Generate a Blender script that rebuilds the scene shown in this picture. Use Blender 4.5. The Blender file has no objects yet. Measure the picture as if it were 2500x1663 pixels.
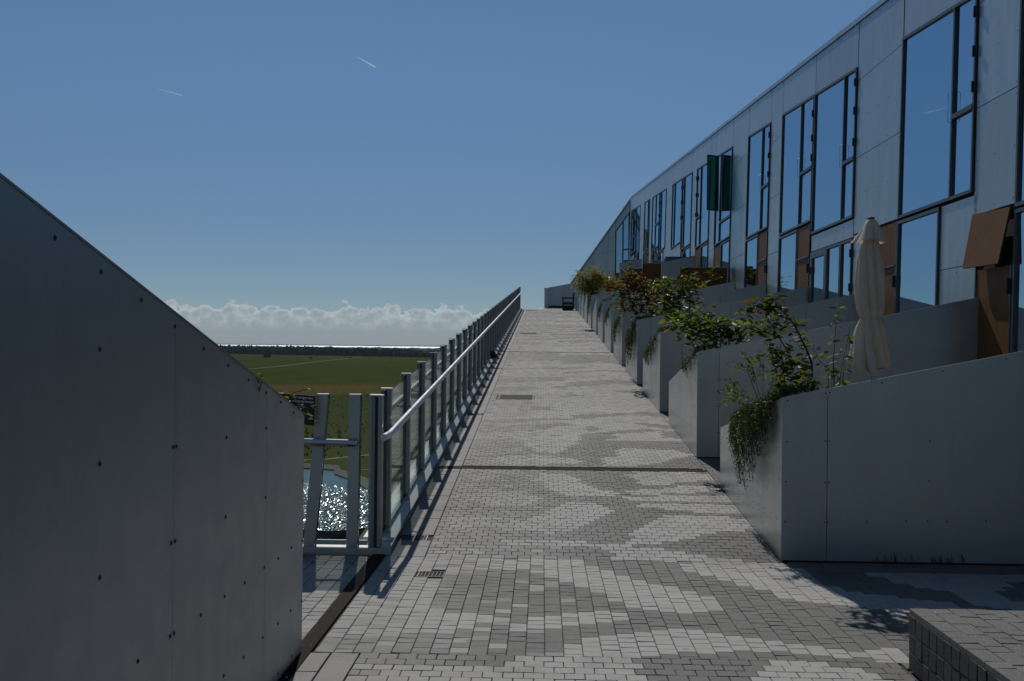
import bpy, bmesh, math, random
import numpy as np
from mathutils import Vector, Matrix, noise
R = math.radians
scene = bpy.context.scene
COL = scene.collection
rnd = random.Random(7)

# ------------------------------------------------------------------ camera
H = 1.7
cam_d = bpy.data.cameras.new('camera'); cam = bpy.data.objects.new('camera', cam_d); COL.objects.link(cam)
cam_d.sensor_width = 36; cam_d.lens = 37.44; cam_d.clip_start = 0.05; cam_d.clip_end = 150000
yaw, pit, rol = R(1.63), R(0.34), R(0.6)
F = Vector((-math.sin(yaw)*math.cos(pit), math.cos(yaw)*math.cos(pit), math.sin(pit)))
Rt = F.cross(Vector((0, 0, 1))).normalized(); Up = Rt.cross(F)
R2 = Rt*math.cos(rol)+Up*math.sin(rol); U2 = Up*math.cos(rol)-Rt*math.sin(rol)
m = Matrix((R2, U2, -F)).transposed().to_4x4(); m.translation = Vector((0, 0, H)); cam.matrix_world = m
scene.camera = cam

# ------------------------------------------------------------------ sky, sun, exposure
SUN_EL, SUN_AZ = 42.0, -8.0          # azimuth east of +Y
w = bpy.data.worlds.new('World'); scene.world = w; w.use_nodes = True
nt = w.node_tree; N = nt.nodes; L = nt.links; N.clear()
def nd(t, **k):
    n = N.new(t)
    for a, b in k.items(): setattr(n, a, b)
    return n
def mt(op, a, b=None, c=None, clamp=False):
    n = nd('ShaderNodeMath', operation=op, use_clamp=clamp)
    for i, v in enumerate((a, b, c)):
        if v is None: continue
        if isinstance(v, (int, float)): n.inputs[i].default_value = v
        else: L.new(v, n.inputs[i])
    return n.outputs[0]
def mixc(fac, a, b, bt='MIX'):
    n = nd('ShaderNodeMix', data_type='RGBA', blend_type=bt)
    for s, v in ((n.inputs[0], fac), (n.inputs[6], a), (n.inputs[7], b)):
        if isinstance(v, (int, float)): s.default_value = v
        elif isinstance(v, tuple): s.default_value = v
        else: L.new(v, s)
    return n.outputs[2]
sky = nd('ShaderNodeTexSky', sky_type='NISHITA', sun_disc=False, sun_elevation=R(SUN_EL), sun_rotation=R(SUN_AZ),
         altitude=50, air_density=0.65, dust_density=0.0, ozone_density=3.2)
tc = nd('ShaderNodeTexCoord'); sp = nd('ShaderNodeSeparateXYZ'); L.new(tc.outputs['Generated'], sp.inputs[0])
az = mt('ARCTAN2', sp.outputs[0], sp.outputs[1]); el = sp.outputs[2]
def noise_n(sx, sz, scale, det, rough=.55):
    cb = nd('ShaderNodeCombineXYZ'); L.new(mt('MULTIPLY', az, sx), cb.inputs[0]); L.new(mt('MULTIPLY', el, sz), cb.inputs[1])
    n = nd('ShaderNodeTexNoise'); n.inputs['Scale'].default_value = scale; n.inputs['Detail'].default_value = det; n.inputs['Roughness'].default_value = rough
    L.new(cb.outputs[0], n.inputs['Vector']); return n.outputs[0]
def cells(sx, sz, warp):
    cb = nd('ShaderNodeCombineXYZ'); L.new(mt('ADD', mt('MULTIPLY', az, sx), mt('MULTIPLY', warp, 1.3)), cb.inputs[0]); L.new(mt('ADD', mt('MULTIPLY', el, sz), mt('MULTIPLY', warp, .9)), cb.inputs[1])
    n = nd('ShaderNodeTexVoronoi', feature='F1', voronoi_dimensions='2D'); n.inputs['Scale'].default_value = 1
    L.new(cb.outputs[0], n.inputs['Vector']); return n.outputs['Distance']
low = noise_n(1, 0, 26, 1); bil = noise_n(60, 85, 1.0, 6, .58); fine0 = noise_n(60, 80, 3.0, 4, .6); vor = cells(75, 95, bil); vor2 = cells(190, 230, fine0)
bill = mt('SUBTRACT', .62, mt('ADD', mt('MULTIPLY', vor, .8), mt('MULTIPLY', vor2, .28)))
fine = mt('ADD', mt('MULTIPLY', vor, .45), mt('ADD', mt('MULTIPLY', vor2, .25), mt('MULTIPLY', fine0, .45)))
top = mt('ADD', mt('MULTIPLY', low, .020), .0225)                                  # height of the cloud bank
edge = mt('SUBTRACT', mt('ADD', top, mt('ADD', mt('MULTIPLY', mt('SUBTRACT', bil, .5), .014), mt('MULTIPLY', bill, .013))), el)
mask = nd('ShaderNodeMapRange', interpolation_type='SMOOTHSTEP'); L.new(edge, mask.inputs[0]); mask.inputs[1].default_value = -.0004; mask.inputs[2].default_value = .0010
rim = nd('ShaderNodeMapRange'); L.new(edge, rim.inputs[0]); rim.inputs[1].default_value = 0; rim.inputs[2].default_value = .006; rim.inputs[3].default_value = 1; rim.inputs[4].default_value = 0
body = nd('ShaderNodeMapRange'); L.new(fine, body.inputs[0]); body.inputs[1].default_value = .40; body.inputs[2].default_value = .72
CS = 10.0
shade = mt('MULTIPLY', mt('ADD', mt('MULTIPLY', rim.outputs[0], .5), mt('MULTIPLY', body.outputs[0], .5)), 1, clamp=True)
cloud = mixc(shade, (.28*CS, .34*CS, .38*CS, 1), (.50*CS, .545*CS, .56*CS, 1))
hz = nd('ShaderNodeMapRange', interpolation_type='SMOOTHSTEP'); L.new(el, hz.inputs[0]); hz.inputs[1].default_value = .024; hz.inputs[2].default_value = .010
cloud = mixc(hz.outputs[0], cloud, (.26*CS, .31*CS, .335*CS, 1))                     # haze under the bank
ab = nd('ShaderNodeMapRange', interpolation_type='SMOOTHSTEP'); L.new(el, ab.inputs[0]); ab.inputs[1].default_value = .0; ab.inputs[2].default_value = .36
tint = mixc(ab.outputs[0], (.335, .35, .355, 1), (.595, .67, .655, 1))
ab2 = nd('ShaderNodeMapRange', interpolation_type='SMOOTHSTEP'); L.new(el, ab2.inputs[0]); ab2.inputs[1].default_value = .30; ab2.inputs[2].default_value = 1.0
tint = mixc(ab2.outputs[0], tint, (1.10, 1.02, .80, 1))               # added tint: dims the low sky, lifts the unseen zenith to brighten shade
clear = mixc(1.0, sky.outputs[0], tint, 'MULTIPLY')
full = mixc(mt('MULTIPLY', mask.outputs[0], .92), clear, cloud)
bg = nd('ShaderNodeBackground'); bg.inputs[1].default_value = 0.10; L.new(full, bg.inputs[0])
wo = nd('ShaderNodeOutputWorld'); L.new(bg.outputs[0], wo.inputs[0])

sd = bpy.data.lights.new('sun', 'SUN'); so = bpy.data.objects.new('sun', sd); COL.objects.link(so)
sd.energy = 2.6; sd.angle = R(.53); sd.color = (1, .95, .88)
sv = Vector((math.sin(R(SUN_AZ))*math.cos(R(SUN_EL)), math.cos(R(SUN_AZ))*math.cos(R(SUN_EL)), math.sin(R(SUN_EL))))
so.rotation_euler = sv.to_track_quat('Z', 'Y').to_euler(); so.location = (-4, 20, 30)
vs = scene.view_settings; vs.view_transform = 'Standard'; vs.look = 'None'; vs.gamma = 1; vs.use_curve_mapping = False; vs.exposure = 0.0
scene.cycles.transparent_max_bounces = 40; scene.cycles.max_bounces = 8; scene.cycles.glossy_bounces = 5
scene.cycles.caustics_reflective = False; scene.cycles.caustics_refractive = False

# ------------------------------------------------------------------ helpers
def lin(o, parent=None):
    COL.objects.link(o)
    if parent is not None: o.parent = parent
    return o
def me(name, vs_, fs, mat=None, smooth=False):
    d = bpy.data.meshes.new(name); d.from_pydata([tuple(v) for v in vs_], [], fs); d.update()
    if mat: d.materials.append(mat)
    if smooth:
        d.polygons.foreach_set('use_smooth', [True]*len(d.polygons))
    return d
def ob(name, d, parent=None, stuff=False, kind=None):
    o = bpy.data.objects.new(name, d); lin(o, parent)
    if stuff: o['kind'] = 'stuff'
    if kind: o['kind'] = kind
    return o
def thing(name, label, cat, loc=(0, 0, 0), group=None):
    o = bpy.data.objects.new(name, None); o.empty_display_size = .2; o.location = loc; lin(o)
    o['label'] = label; o['category'] = cat
    if group: o['group'] = group
    return o
def tag(o, label, cat, group=None):
    o['label'] = label; o['category'] = cat
    if group: o['group'] = group
    return o
class MB:
    def __init__(s): s.v = []; s.f = []
    def poly(s, pts):
        b = len(s.v); s.v += [tuple(p) for p in pts]; s.f.append(tuple(range(b, b+len(pts)))); return s
    def prism(s, a, b):          # two matching rings
        n = len(a); k = len(s.v); s.v += [tuple(p) for p in a]+[tuple(p) for p in b]
        s.f.append(tuple(range(k+n-1, k-1, -1))); s.f.append(tuple(range(k+n, k+2*n)))
        for i in range(n):
            j = (i+1) % n; s.f.append((k+i, k+j, k+n+j, k+n+i))
        return s
    def box(s, x0, x1, y0, y1, z0, z1):
        a = [(x0, y0, z0), (x1, y0, z0), (x1, y1, z0), (x0, y1, z0)]
        return s.prism(a, [(p[0], p[1], z1) for p in a])
    def tube(s, pts, r, n=8, caps=True):
        pts = [Vector(p) for p in pts]; k = len(s.v); rr = r if isinstance(r, (list, tuple)) else [r]*len(pts)
        for i, p in enumerate(pts):
            d = (pts[min(i+1, len(pts)-1)]-pts[max(i-1, 0)]).normalized()
            u = d.cross(Vector((0, 0, 1)))
            if u.length < .05: u = d.cross(Vector((0, 1, 0)))
            u.normalize(); v = u.cross(d)
            for a in range(n):
                t = 2*math.pi*a/n; s.v.append(tuple(p+(u*math.cos(t)+v*math.sin(t))*rr[i]))
        for i in range(len(pts)-1):
            for a in range(n):
                b = (a+1) % n; s.f.append((k+i*n+a, k+i*n+b, k+(i+1)*n+b, k+(i+1)*n+a))
        if caps:
            s.f.append(tuple(range(k+n-1, k-1, -1))); s.f.append(tuple(range(k+(len(pts)-1)*n, k+len(pts)*n)))
        return s
    def dome(s, c, nrm, r=.008, h=.004, n=6):
        c = Vector(c); nn = Vector(nrm).normalized(); u = nn.orthogonal().normalized(); v = nn.cross(u); k = len(s.v)
        for a in range(n):
            t = 2*math.pi*a/n; s.v.append(tuple(c+(u*math.cos(t)+v*math.sin(t))*r))
        s.v.append(tuple(c+nn*h))
        for a in range(n): s.f.append((k+a, k+(a+1) % n, k+n))
        return s
    def mesh(s, name, mat, smooth=False): return me(name, s.v, s.f, mat, smooth)
    def ob(s, name, mat, parent=None, stuff=False, smooth=False, kind=None):
        return ob(name, s.mesh(name, mat, smooth), parent, stuff, kind)

# ------------------------------------------------------------------ materials
def newmat(name):
    mm = bpy.data.materials.new(name); mm.use_nodes = True; t = mm.node_tree; return mm, t, t.nodes['Principled BSDF'], t.nodes['Material Output']
def pset(p, **k):
    for a, b in k.items():
        p.inputs[a.replace('_', ' ')].default_value = b
def texn(t, scale, det=3, rough=.5, vec='Object', stretch=None):
    c = t.nodes.new('ShaderNodeTexCoord'); n = t.nodes.new('ShaderNodeTexNoise')
    n.inputs['Scale'].default_value = scale; n.inputs['Detail'].default_value = det; n.inputs['Roughness'].default_value = rough
    if stretch:
        mp = t.nodes.new('ShaderNodeMapping'); mp.inputs['Scale'].default_value = stretch
        t.links.new(c.outputs[vec], mp.inputs[0]); t.links.new(mp.outputs[0], n.inputs['Vector'])
    else: t.links.new(c.outputs[vec], n.inputs['Vector'])
    return n.outputs[0]
def ramp(t, fac, stops):
    r = t.nodes.new('ShaderNodeValToRGB'); e = r.color_ramp.elements
    while len(e) < len(stops): e.new(.5)
    for i, (p, c) in enumerate(stops): e[i].position = p; e[i].color = tuple(c)+((1,) if len(c) == 3 else ())
    t.links.new(fac, r.inputs[0]); return r.outputs[0]
def tmath(t, op, a, b):
    n = t.nodes.new('ShaderNodeMath'); n.operation = op
    for i, v in enumerate((a, b)):
        if isinstance(v, (int, float)): n.inputs[i].default_value = v
        else: t.links.new(v, n.inputs[i])
    return n.outputs[0]
def tmix(t, fac, a, b, bt='MIX'):
    n = t.nodes.new('ShaderNodeMix'); n.data_type = 'RGBA'; n.blend_type = bt
    for s, v in ((n.inputs[0], fac), (n.inputs[6], a), (n.inputs[7], b)):
        if isinstance(v, (int, float)): s.default_value = v
        elif isinstance(v, tuple): s.default_value = v if len(v) == 4 else v+(1,)
        else: t.links.new(v, s)
    return n.outputs[2]
def bump(t, p, h, strength, dist=.01):
    b = t.nodes.new('ShaderNodeBump'); b.inputs['Strength'].default_value = strength; b.inputs['Distance'].default_value = dist
    t.links.new(h, b.inputs['Height']); t.links.new(b.outputs[0], p.inputs['Normal'])

def aluminium(name, col, rough, metal, wav=.25, streak=.25):
    mm, t, p, o = newmat(name); pset(p, Roughness=rough, Metallic=metal)
    s = texn(t, 3, 4, .6, stretch=(2.5, 2.5, .25)); d = texn(t, 40, 3, .6)
    a = ramp(t, s, [(.3, [c*(1-streak) for c in col]), (.7, [c*(1+streak*.4) for c in col])])
    a = tmix(t, .12, a, ramp(t, d, [(.35, (.5, .5, .5)), (.65, (1, 1, 1))]), 'MULTIPLY')
    oi = t.nodes.new('ShaderNodeObjectInfo')
    v = tmath(t, 'ADD', tmath(t, 'MULTIPLY', oi.outputs['Random'], .14), .93)
    hs = t.nodes.new('ShaderNodeHueSaturation'); t.links.new(v, hs.inputs['Value']); t.links.new(a, hs.inputs['Color'])
    t.links.new(hs.outputs[0], p.inputs['Base Color'])
    sm = ramp(t, texn(t, 1.1, 5, .75), [(.28, (.0, .0, .0)), (.40, (1, 1, 1))]); dr = ramp(t, texn(t, 7, 4, .7, stretch=(3, 3, .12)), [(.30, (.7, .7, .7)), (.42, (1, 1, 1))])
    rr = tmath(t, 'ADD', tmath(t, 'MULTIPLY', texn(t, 6, 3), .20), rough-.10); rr = tmath(t, 'ADD', rr, tmath(t, 'MULTIPLY', tmath(t, 'SUBTRACT', 1.0, sm), .05)); t.links.new(rr, p.inputs['Roughness'])
    hs2 = tmix(t, 1.0, hs.outputs[0], tmix(t, .08, (1, 1, 1, 1), tmix(t, 1.0, sm, dr, 'MULTIPLY')), 'MULTIPLY'); t.links.new(hs2, p.inputs['Base Color'])
    bump(t, p, texn(t, 2.2, 2, .5, stretch=(1, 1, .45)), wav, .02)
    return mm
M = {}
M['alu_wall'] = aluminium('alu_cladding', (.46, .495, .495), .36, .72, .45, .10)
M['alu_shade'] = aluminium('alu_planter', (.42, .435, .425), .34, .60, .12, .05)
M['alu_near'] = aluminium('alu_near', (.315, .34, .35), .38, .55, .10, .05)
M['alu_rail'] = aluminium('brushed_steel', (.52, .53, .55), .33, .95, .02, .1)
M['post'] = aluminium('post_aluminium', (.40, .41, .41), .40, .6, .02, .1)
M['post_dark'] = aluminium('post_dark', (.30, .31, .305), .40, .6, .02, .1)
def flat(name, col, rough=.5, metal=0, **k):
    mm, t, p, o = newmat(name); pset(p, Base_Color=tuple(col)+(1,), Roughness=rough, Metallic=metal, **k); return mm
M['frame'] = flat('window_frame', (.085, .088, .09), .4, .4)
M['dark'] = flat('dark_gap', (.012, .012, .013), .8)
M['rivet'] = flat('rivet_metal', (.035, .032, .03), .5, .3)
M['rubber'] = flat('black_rubber', (.02, .02, .02), .7)
M['trim'] = flat('edge_trim', (.30, .27, .25), .45, .6)
M['alu_dull'] = flat('dull_steel', (.16, .15, .14), .6, .3)
M['bright'] = flat('bright_metal', (.72, .72, .74), .25, 1)
def ledge_m():
    mm, t, p, o = newmat('painted_ledge')
    c = ramp(t, texn(t, 5, 5, .65, stretch=(3, .7, 3)), [(.3, (.66, .70, .69)), (.6, (.82, .84, .82))]); t.links.new(c, p.inputs['Base Color']); pset(p, Roughness=.5); return mm
M['ledge'] = ledge_m()
def wood():
    mm, t, p, o = newmat('brown_wood_laminate')
    n = texn(t, 9, 5, .6, stretch=(6, 6, .25)); g = texn(t, 2.0, 2)
    c = ramp(t, n, [(.25, (.13, .057, .019)), (.55, (.21, .095, .031)), (.8, (.27, .13, .047))])
    c = tmix(t, .3, c, ramp(t, g, [(.3, (.55, .5, .5)), (.7, (1, 1, 1))]), 'MULTIPLY')
    t.links.new(c, p.inputs['Base Color']); pset(p, Roughness=.55); p.inputs['Specular IOR Level'].default_value = .12; bump(t, p, n, .12, .003); return mm
M['wood'] = wood()
M['wood_dark'] = flat('dark_stained_wood', (.035, .026, .02), .7)
def mirror_glass():
    mm, t, p, o = newmat('window_glass'); t.nodes.remove(p)
    g = t.nodes.new('ShaderNodeBsdfGlossy'); g.inputs['Color'].default_value = (.44, .58, .68, 1); g.inputs['Roughness'].default_value = .015
    d = t.nodes.new('ShaderNodeBsdfDiffuse'); d.inputs['Color'].default_value = (.012, .015, .018, 1)
    b = t.nodes.new('ShaderNodeBump'); b.inputs['Strength'].default_value = .10; b.inputs['Distance'].default_value = .02
    t.links.new(texn(t, .9, 2, .4), b.inputs['Height']); t.links.new(b.outputs[0], g.inputs['Normal'])
    x = t.nodes.new('ShaderNodeMixShader'); f = t.nodes.new('ShaderNodeFresnel'); f.inputs[0].default_value = 2.6
    f2 = tmath(t, 'ADD', tmath(t, 'MULTIPLY', f.outputs[0], .75), .28); n = t.nodes.new('ShaderNodeClamp'); t.links.new(f2, n.inputs[0])
    t.links.new(n.outputs[0], x.inputs[0]); t.links.new(d.outputs[0], x.inputs[1]); t.links.new(g.outputs[0], x.inputs[2]); t.links.new(x.outputs[0], o.inputs[0]); return mm
M['pane'] = mirror_glass()
def clear_glass(name, tint, gl=1.0):
    mm, t, p, o = newmat(name); t.nodes.remove(p)
    a = t.nodes.new('ShaderNodeBsdfTransparent'); a.inputs[0].default_value = tuple(tint)+(1,)
    g = t.nodes.new('ShaderNodeBsdfGlossy'); g.inputs['Roughness'].default_value = 0.01; g.inputs['Color'].default_value = (.9, .97, .95, 1)
    f = t.nodes.new('ShaderNodeFresnel'); f.inputs[0].default_value = 1.5
    x = t.nodes.new('ShaderNodeMixShader'); t.links.new(tmath(t, 'MULTIPLY', f.outputs[0], gl), x.inputs[0])
    t.links.new(a.outputs[0], x.inputs[1]); t.links.new(g.outputs[0], x.inputs[2]); t.links.new(x.outputs[0], o.inputs[0]); return mm
M['glass'] = clear_glass('fence_glass', (.91, .955, .935), .62)
M['green_glass'] = clear_glass('green_sash_glass', (.14, .62, .60), .10)
M['olive_glass'] = clear_glass('olive_sash_glass', (.10, .36, .28), .10)

def paver_mat(name, use_attr):
    mm, t, p, o = newmat(name)
    if use_attr:
        a = t.nodes.new('ShaderNodeAttribute'); a.attribute_name = 'tone'; tone = a.outputs['Fac']
    else:
        a = t.nodes.new('ShaderNodeObjectInfo'); s = t.nodes.new('ShaderNodeSeparateColor'); t.links.new(a.outputs['Color'], s.inputs[0]); tone = s.outputs[0]
    sp_ = texn(t, 260, 2, .6, 'Object'); big = texn(t, 1.4, 5, .6)
    v = tmath(t, 'MULTIPLY', tone, tmath(t, 'ADD', tmath(t, 'MULTIPLY', sp_, .9), .55))
    v = tmath(t, 'MULTIPLY', v, tmath(t, 'ADD', tmath(t, 'MULTIPLY', big, .45), .77))
    geo = t.nodes.new('ShaderNodeNewGeometry'); sn = t.nodes.new('ShaderNodeTexNoise'); sn.inputs['Scale'].default_value = .75; sn.inputs['Detail'].default_value = 6; sn.inputs['Roughness'].default_value = .7; t.links.new(geo.outputs['Position'], sn.inputs['Vector'])
    v = tmath(t, 'MULTIPLY', v, ramp(t, sn.outputs[0], [(.34, (.72, .72, .72)), (.47, (1, 1, 1)), (1, (1.04, 1.04, 1.04))]))     # soiling
    sn2 = t.nodes.new('ShaderNodeTexNoise'); sn2.inputs['Scale'].default_value = 9; sn2.inputs['Detail'].default_value = 3; t.links.new(geo.outputs['Position'], sn2.inputs['Vector'])
    v = tmath(t, 'MULTIPLY', v, ramp(t, sn2.outputs[0], [(.25, (.6, .6, .6)), (.31, (1, 1, 1))]))                                   # drips and gum
    sk = texn(t, 170, 0, .5, 'Object')
    k = ramp(t, sk, [(.755, (0, 0, 0)), (.79, (.35, .35, .35))])
    c = t.nodes.new('ShaderNodeCombineColor'); t.links.new(v, c.inputs[0]); t.links.new(tmath(t, 'MULTIPLY', v, .975), c.inputs[1]); t.links.new(tmath(t, 'MULTIPLY', v, .925), c.inputs[2])
    cc = tmix(t, 1.0, c.outputs[0], k, 'ADD')
    t.links.new(cc, p.inputs['Base Color']); pset(p, Roughness=.78); p.inputs['Specular IOR Level'].default_value = .35
    bump(t, p, sp_, .35, .002); return mm
M['paver_f'] = paver_mat('concrete_paver_field', True)
M['paver_o'] = paver_mat('concrete_paver', False)
M['joint'], _t, _p, _o = newmat('joint_sand'); _t.links.new(ramp(_t, texn(_t, 2.2, 5, .7), [(.35, (.035, .045, .02)), (.5, (.045, .04, .035)), (.65, (.10, .09, .075))]), _p.inputs['Base Color']); pset(_p, Roughness=.95)
M['strip'] = flat('rubber_joint_cover', (.024, .019, .016), .9)
M['strip'].node_tree.nodes['Principled BSDF'].inputs['Specular IOR Level'].default_value = .1
def concrete(name, c0, c1, sc=3):
    mm, t, p, o = newmat(name)
    c = ramp(t, texn(t, sc, 6, .65), [(.3, c0), (.7, c1)]); c = tmix(t, .35, c, ramp(t, texn(t, 180, 2, .6), [(.3, (.45, .45, .45)), (.7, (1, 1, 1))]), 'MULTIPLY')
    t.links.new(c, p.inputs['Base Color']); pset(p, Roughness=.85); bump(t, p, texn(t, 180, 2), .3, .002); return mm
M['plate_c'] = concrete('x', (.1,.1,.1), (.2,.2,.2)); bpy.data.materials.remove(M.pop('plate_c'))
M['plate'] = concrete('manhole_concrete', (.055, .055, .056), (.085, .085, .085), 6)
M['plate'].node_tree.nodes['Principled BSDF'].inputs['Specular IOR Level'].default_value = .08
M['base'] = concrete('paving_base', (.20, .20, .195), (.26, .26, .25), 2)
M['render'] = concrete('render_wall', (.22, .22, .22), (.28, .28, .28), .6)
M['soil'] = concrete('planter_soil', (.03, .022, .015), (.06, .045, .03), 20)
def leaf_mat(name, stops, trans=.58):
    mm, t, p, o = newmat(name); t.nodes.remove(p)
    g = t.nodes.new('ShaderNodeNewGeometry'); oi = t.nodes.new('ShaderNodeObjectInfo')
    r_ = t.nodes.new('ShaderNodeMath'); r_.operation = 'FRACT'; t.links.new(tmath(t, 'ADD', g.outputs['Random Per Island'], oi.outputs['Random']), r_.inputs[0])
    c = ramp(t, r_.outputs[0], stops)
    d = t.nodes.new('ShaderNodeBsdfDiffuse'); tr = t.nodes.new('ShaderNodeBsdfTranslucent'); gl = t.nodes.new('ShaderNodeBsdfGlossy'); gl.inputs['Roughness'].default_value = .42
    t.links.new(c, d.inputs[0]); t.links.new(tmix(t, 1.0, c, (1.5, 1.5, .7, 1), 'MULTIPLY'), tr.inputs[0])
    x = t.nodes.new('ShaderNodeMixShader'); x.inputs[0].default_value = trans; t.links.new(d.outputs[0], x.inputs[1]); t.links.new(tr.outputs[0], x.inputs[2])
    y = t.nodes.new('ShaderNodeMixShader'); y.inputs[0].default_value = .035; t.links.new(x.outputs[0], y.inputs[1]); t.links.new(gl.outputs[0], y.inputs[2])
    t.links.new(y.outputs[0], o.inputs[0]); return mm
GR = [(.0, (.045, .085, .016)), (.45, (.08, .13, .022)), (.90, (.13, .17, .026)), (.955, (.15, .11, .02)), (1.0, (.20, .055, .02))]
RD = [(.0, (.03, .055, .014)), (.35, (.06, .09, .018)), (.6, (.11, .06, .02)), (.85, (.16, .035, .018)), (1.0, (.10, .10, .02))]
YG = [(.0, (.12, .14, .012)), (.5, (.22, .20, .014)), (.85, (.28, .22, .018)), (1.0, (.24, .12, .02))]
CR = [(.0, (.03, .06, .014)), (.6, (.065, .11, .022)), (1.0, (.11, .155, .034))]
M['leaf_green'] = leaf_mat('leaf_green', GR); M['leaf_red'] = leaf_mat('leaf_red', RD); M['leaf_yellow'] = leaf_mat('leaf_yellow', YG); M['leaf_mixed'] = leaf_mat('leaf_mixed', [(0, (.035, .065, .014)), (.5, (.075, .11, .020)), (.82, (.12, .13, .024)), (.93, (.09, .055, .018)), (1, (.13, .045, .018))]); M['leaf_young'] = leaf_mat('leaf_young', [(0, (.06, .10, .02)), (1, (.11, .16, .03))]); M['leaf_creeper'] = leaf_mat('leaf_creeper', CR, .3)
M['bark'] = flat('bark', (.06, .04, .03), .85)
def fabric():
    mm, t, p, o = newmat('cream_canvas'); c = ramp(t, texn(t, 4, 4), [(.3, (.62, .57, .46)), (.7, (.74, .69, .58))]); t.links.new(c, p.inputs['Base Color'])
    pset(p, Roughness=.9); bump(t, p, texn(t, 350, 2), .2, .001)
    tr = t.nodes.new('ShaderNodeBsdfTranslucent'); t.links.new(c, tr.inputs[0]); x = t.nodes.new('ShaderNodeMixShader'); x.inputs[0].default_value = .34
    t.links.new(p.outputs[0], x.inputs[1]); t.links.new(tr.outputs[0], x.inputs[2]); t.links.new(x.outputs[0], o.inputs[0]); return mm
M['canvas'] = fabric()
M['blue'] = flat('blue_tarp', (.02, .09, .20), .5)
M['sign'] = flat('sign_black', (.012, .012, .013), .5); M['white'] = flat('sign_white', (.75, .75, .75), .5)
M['chalk'] = flat('white_chalk', (.7, .7, .7), .9)

def inpoly(x, y, P):
    c = False; j = len(P)-1
    for i in range(len(P)):
        if (P[i][1] > y) != (P[j][1] > y) and x < (P[j][0]-P[i][0])*(y-P[i][1])/(P[j][1]-P[i][1])+P[i][0]: c = not c
        j = i
    return c
# ------------------------------------------------------------------ levels
S, Y0 = .0731, 8.57
def RZ(y): return 0.0 if y <= Y0 else S*(y-Y0)
XL, XR, XSTRIP = -1.22, 1.93, -.925

# ------------------------------------------------------------------ landscape far below
ZL = -23.3
def grass_mat():
    mm, t, p, o = newmat('meadow')
    a = texn(t, .004, 6, .6, stretch=(1, .35, 1)); b = texn(t, .05, 5, .65, stretch=(1, .5, 1)); d = texn(t, .6, 3, .6)
    c = ramp(t, a, [(.3, (.045, .060, .018)), (.5, (.056, .067, .021)), (.7, (.075, .074, .028))])
    c = tmix(t, .6, c, ramp(t, b, [(.3, (.6, .66, .55)), (.7, (1.25, 1.15, 1.1))]), 'MULTIPLY')
    c = tmix(t, .35, c, ramp(t, d, [(.3, (.5, .5, .5)), (.7, (1.3, 1.3, 1.2))]), 'MULTIPLY')
    g = t.nodes.new('ShaderNodeNewGeometry'); s = t.nodes.new('ShaderNodeSeparateXYZ'); t.links.new(g.outputs['Position'], s.inputs[0])
    yy = tmath(t, 'ADD', tmath(t, 'SUBTRACT', s.outputs[1], tmath(t, 'MULTIPLY', s.outputs[0], .33)), tmath(t, 'MULTIPLY', texn(t, .02, 4), 60))
    band = ramp(t, tmath(t, 'DIVIDE', yy, 2000), [(.295, (0, 0, 0)), (.312, (1, 1, 1)), (.355, (1, 1, 1)), (.385, (0, 0, 0))])
    c = tmix(t, tmath(t, 'MULTIPLY', band, .5), c, (.125, .088, .036, 1))
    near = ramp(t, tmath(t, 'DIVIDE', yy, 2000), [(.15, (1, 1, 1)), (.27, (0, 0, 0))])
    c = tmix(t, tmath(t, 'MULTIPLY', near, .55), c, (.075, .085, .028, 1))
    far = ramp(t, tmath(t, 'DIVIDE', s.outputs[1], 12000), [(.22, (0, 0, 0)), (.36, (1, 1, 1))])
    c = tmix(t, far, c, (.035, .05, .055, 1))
    t.links.new(c, p.inputs['Base Color']); pset(p, Roughness=1); p.inputs['Specular IOR Level'].default_value = 0; return mm
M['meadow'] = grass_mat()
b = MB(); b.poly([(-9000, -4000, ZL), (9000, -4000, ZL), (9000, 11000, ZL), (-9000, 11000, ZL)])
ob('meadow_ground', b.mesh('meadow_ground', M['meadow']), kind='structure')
def sea_mat(name, rough, col, bs, bsc, tr=None):
    mm, t, p, o = newmat(name); pset(p, Base_Color=tuple(col)+(1,), Roughness=rough, IOR=1.33)
    if bs: bump(t, p, texn(t, bsc, 3, .6), bs, .35)
    return mm
M['sea'], _t, _p, _o = newmat('sea_water'); _t.nodes.remove(_p); _g = _t.nodes.new('ShaderNodeBsdfGlossy'); _g.inputs['Color'].default_value = (.44, .47, .49, 1); _g.inputs['Roughness'].default_value = .55; _t.links.new(_g.outputs[0], _o.inputs[0])   # unresolved wave glitter
M['pond'] = sea_mat('pond_water', .16, (.03, .065, .065), 0, 2.6)
M['pond_bed'] = flat('pond_bed', (.02, .05, .05), .6)
b = MB(); b.poly([(-70000, 10900, ZL-1), (70000, 10900, ZL-1), (70000, 100000, ZL-1), (-70000, 100000, ZL-1)])
b.poly([(-70000, -4000, ZL-1), (-9000, -4000, ZL-1), (-9000, 10900, ZL-1), (-70000, 10900, ZL-1)])
b.poly([(9000, -4000, ZL-1), (70000, -4000, ZL-1), (70000, 10900, ZL-1), (9000, 10900, ZL-1)])
ob('sea', b.mesh('sea', M['sea']), kind='structure')
b = MB(); prev = None
pts = [(x, 42000+3000*math.sin(x/9000), 8+8*noise.noise((x/4000, 0, 0))) for x in range(-42000, 42001, 1500)]
for p_, q_ in zip(pts, pts[1:]):
    b.prism([(p_[0], p_[1], ZL-2), (q_[0], q_[1], ZL-2), (q_[0], q_[1]+2000, ZL-2), (p_[0], p_[1]+2000, ZL-2)], [(p_[0], p_[1], p_[2]), (q_[0], q_[1], q_[2]), (q_[0], q_[1]+2000, q_[2]), (p_[0], p_[1]+2000, p_[2])])
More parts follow.
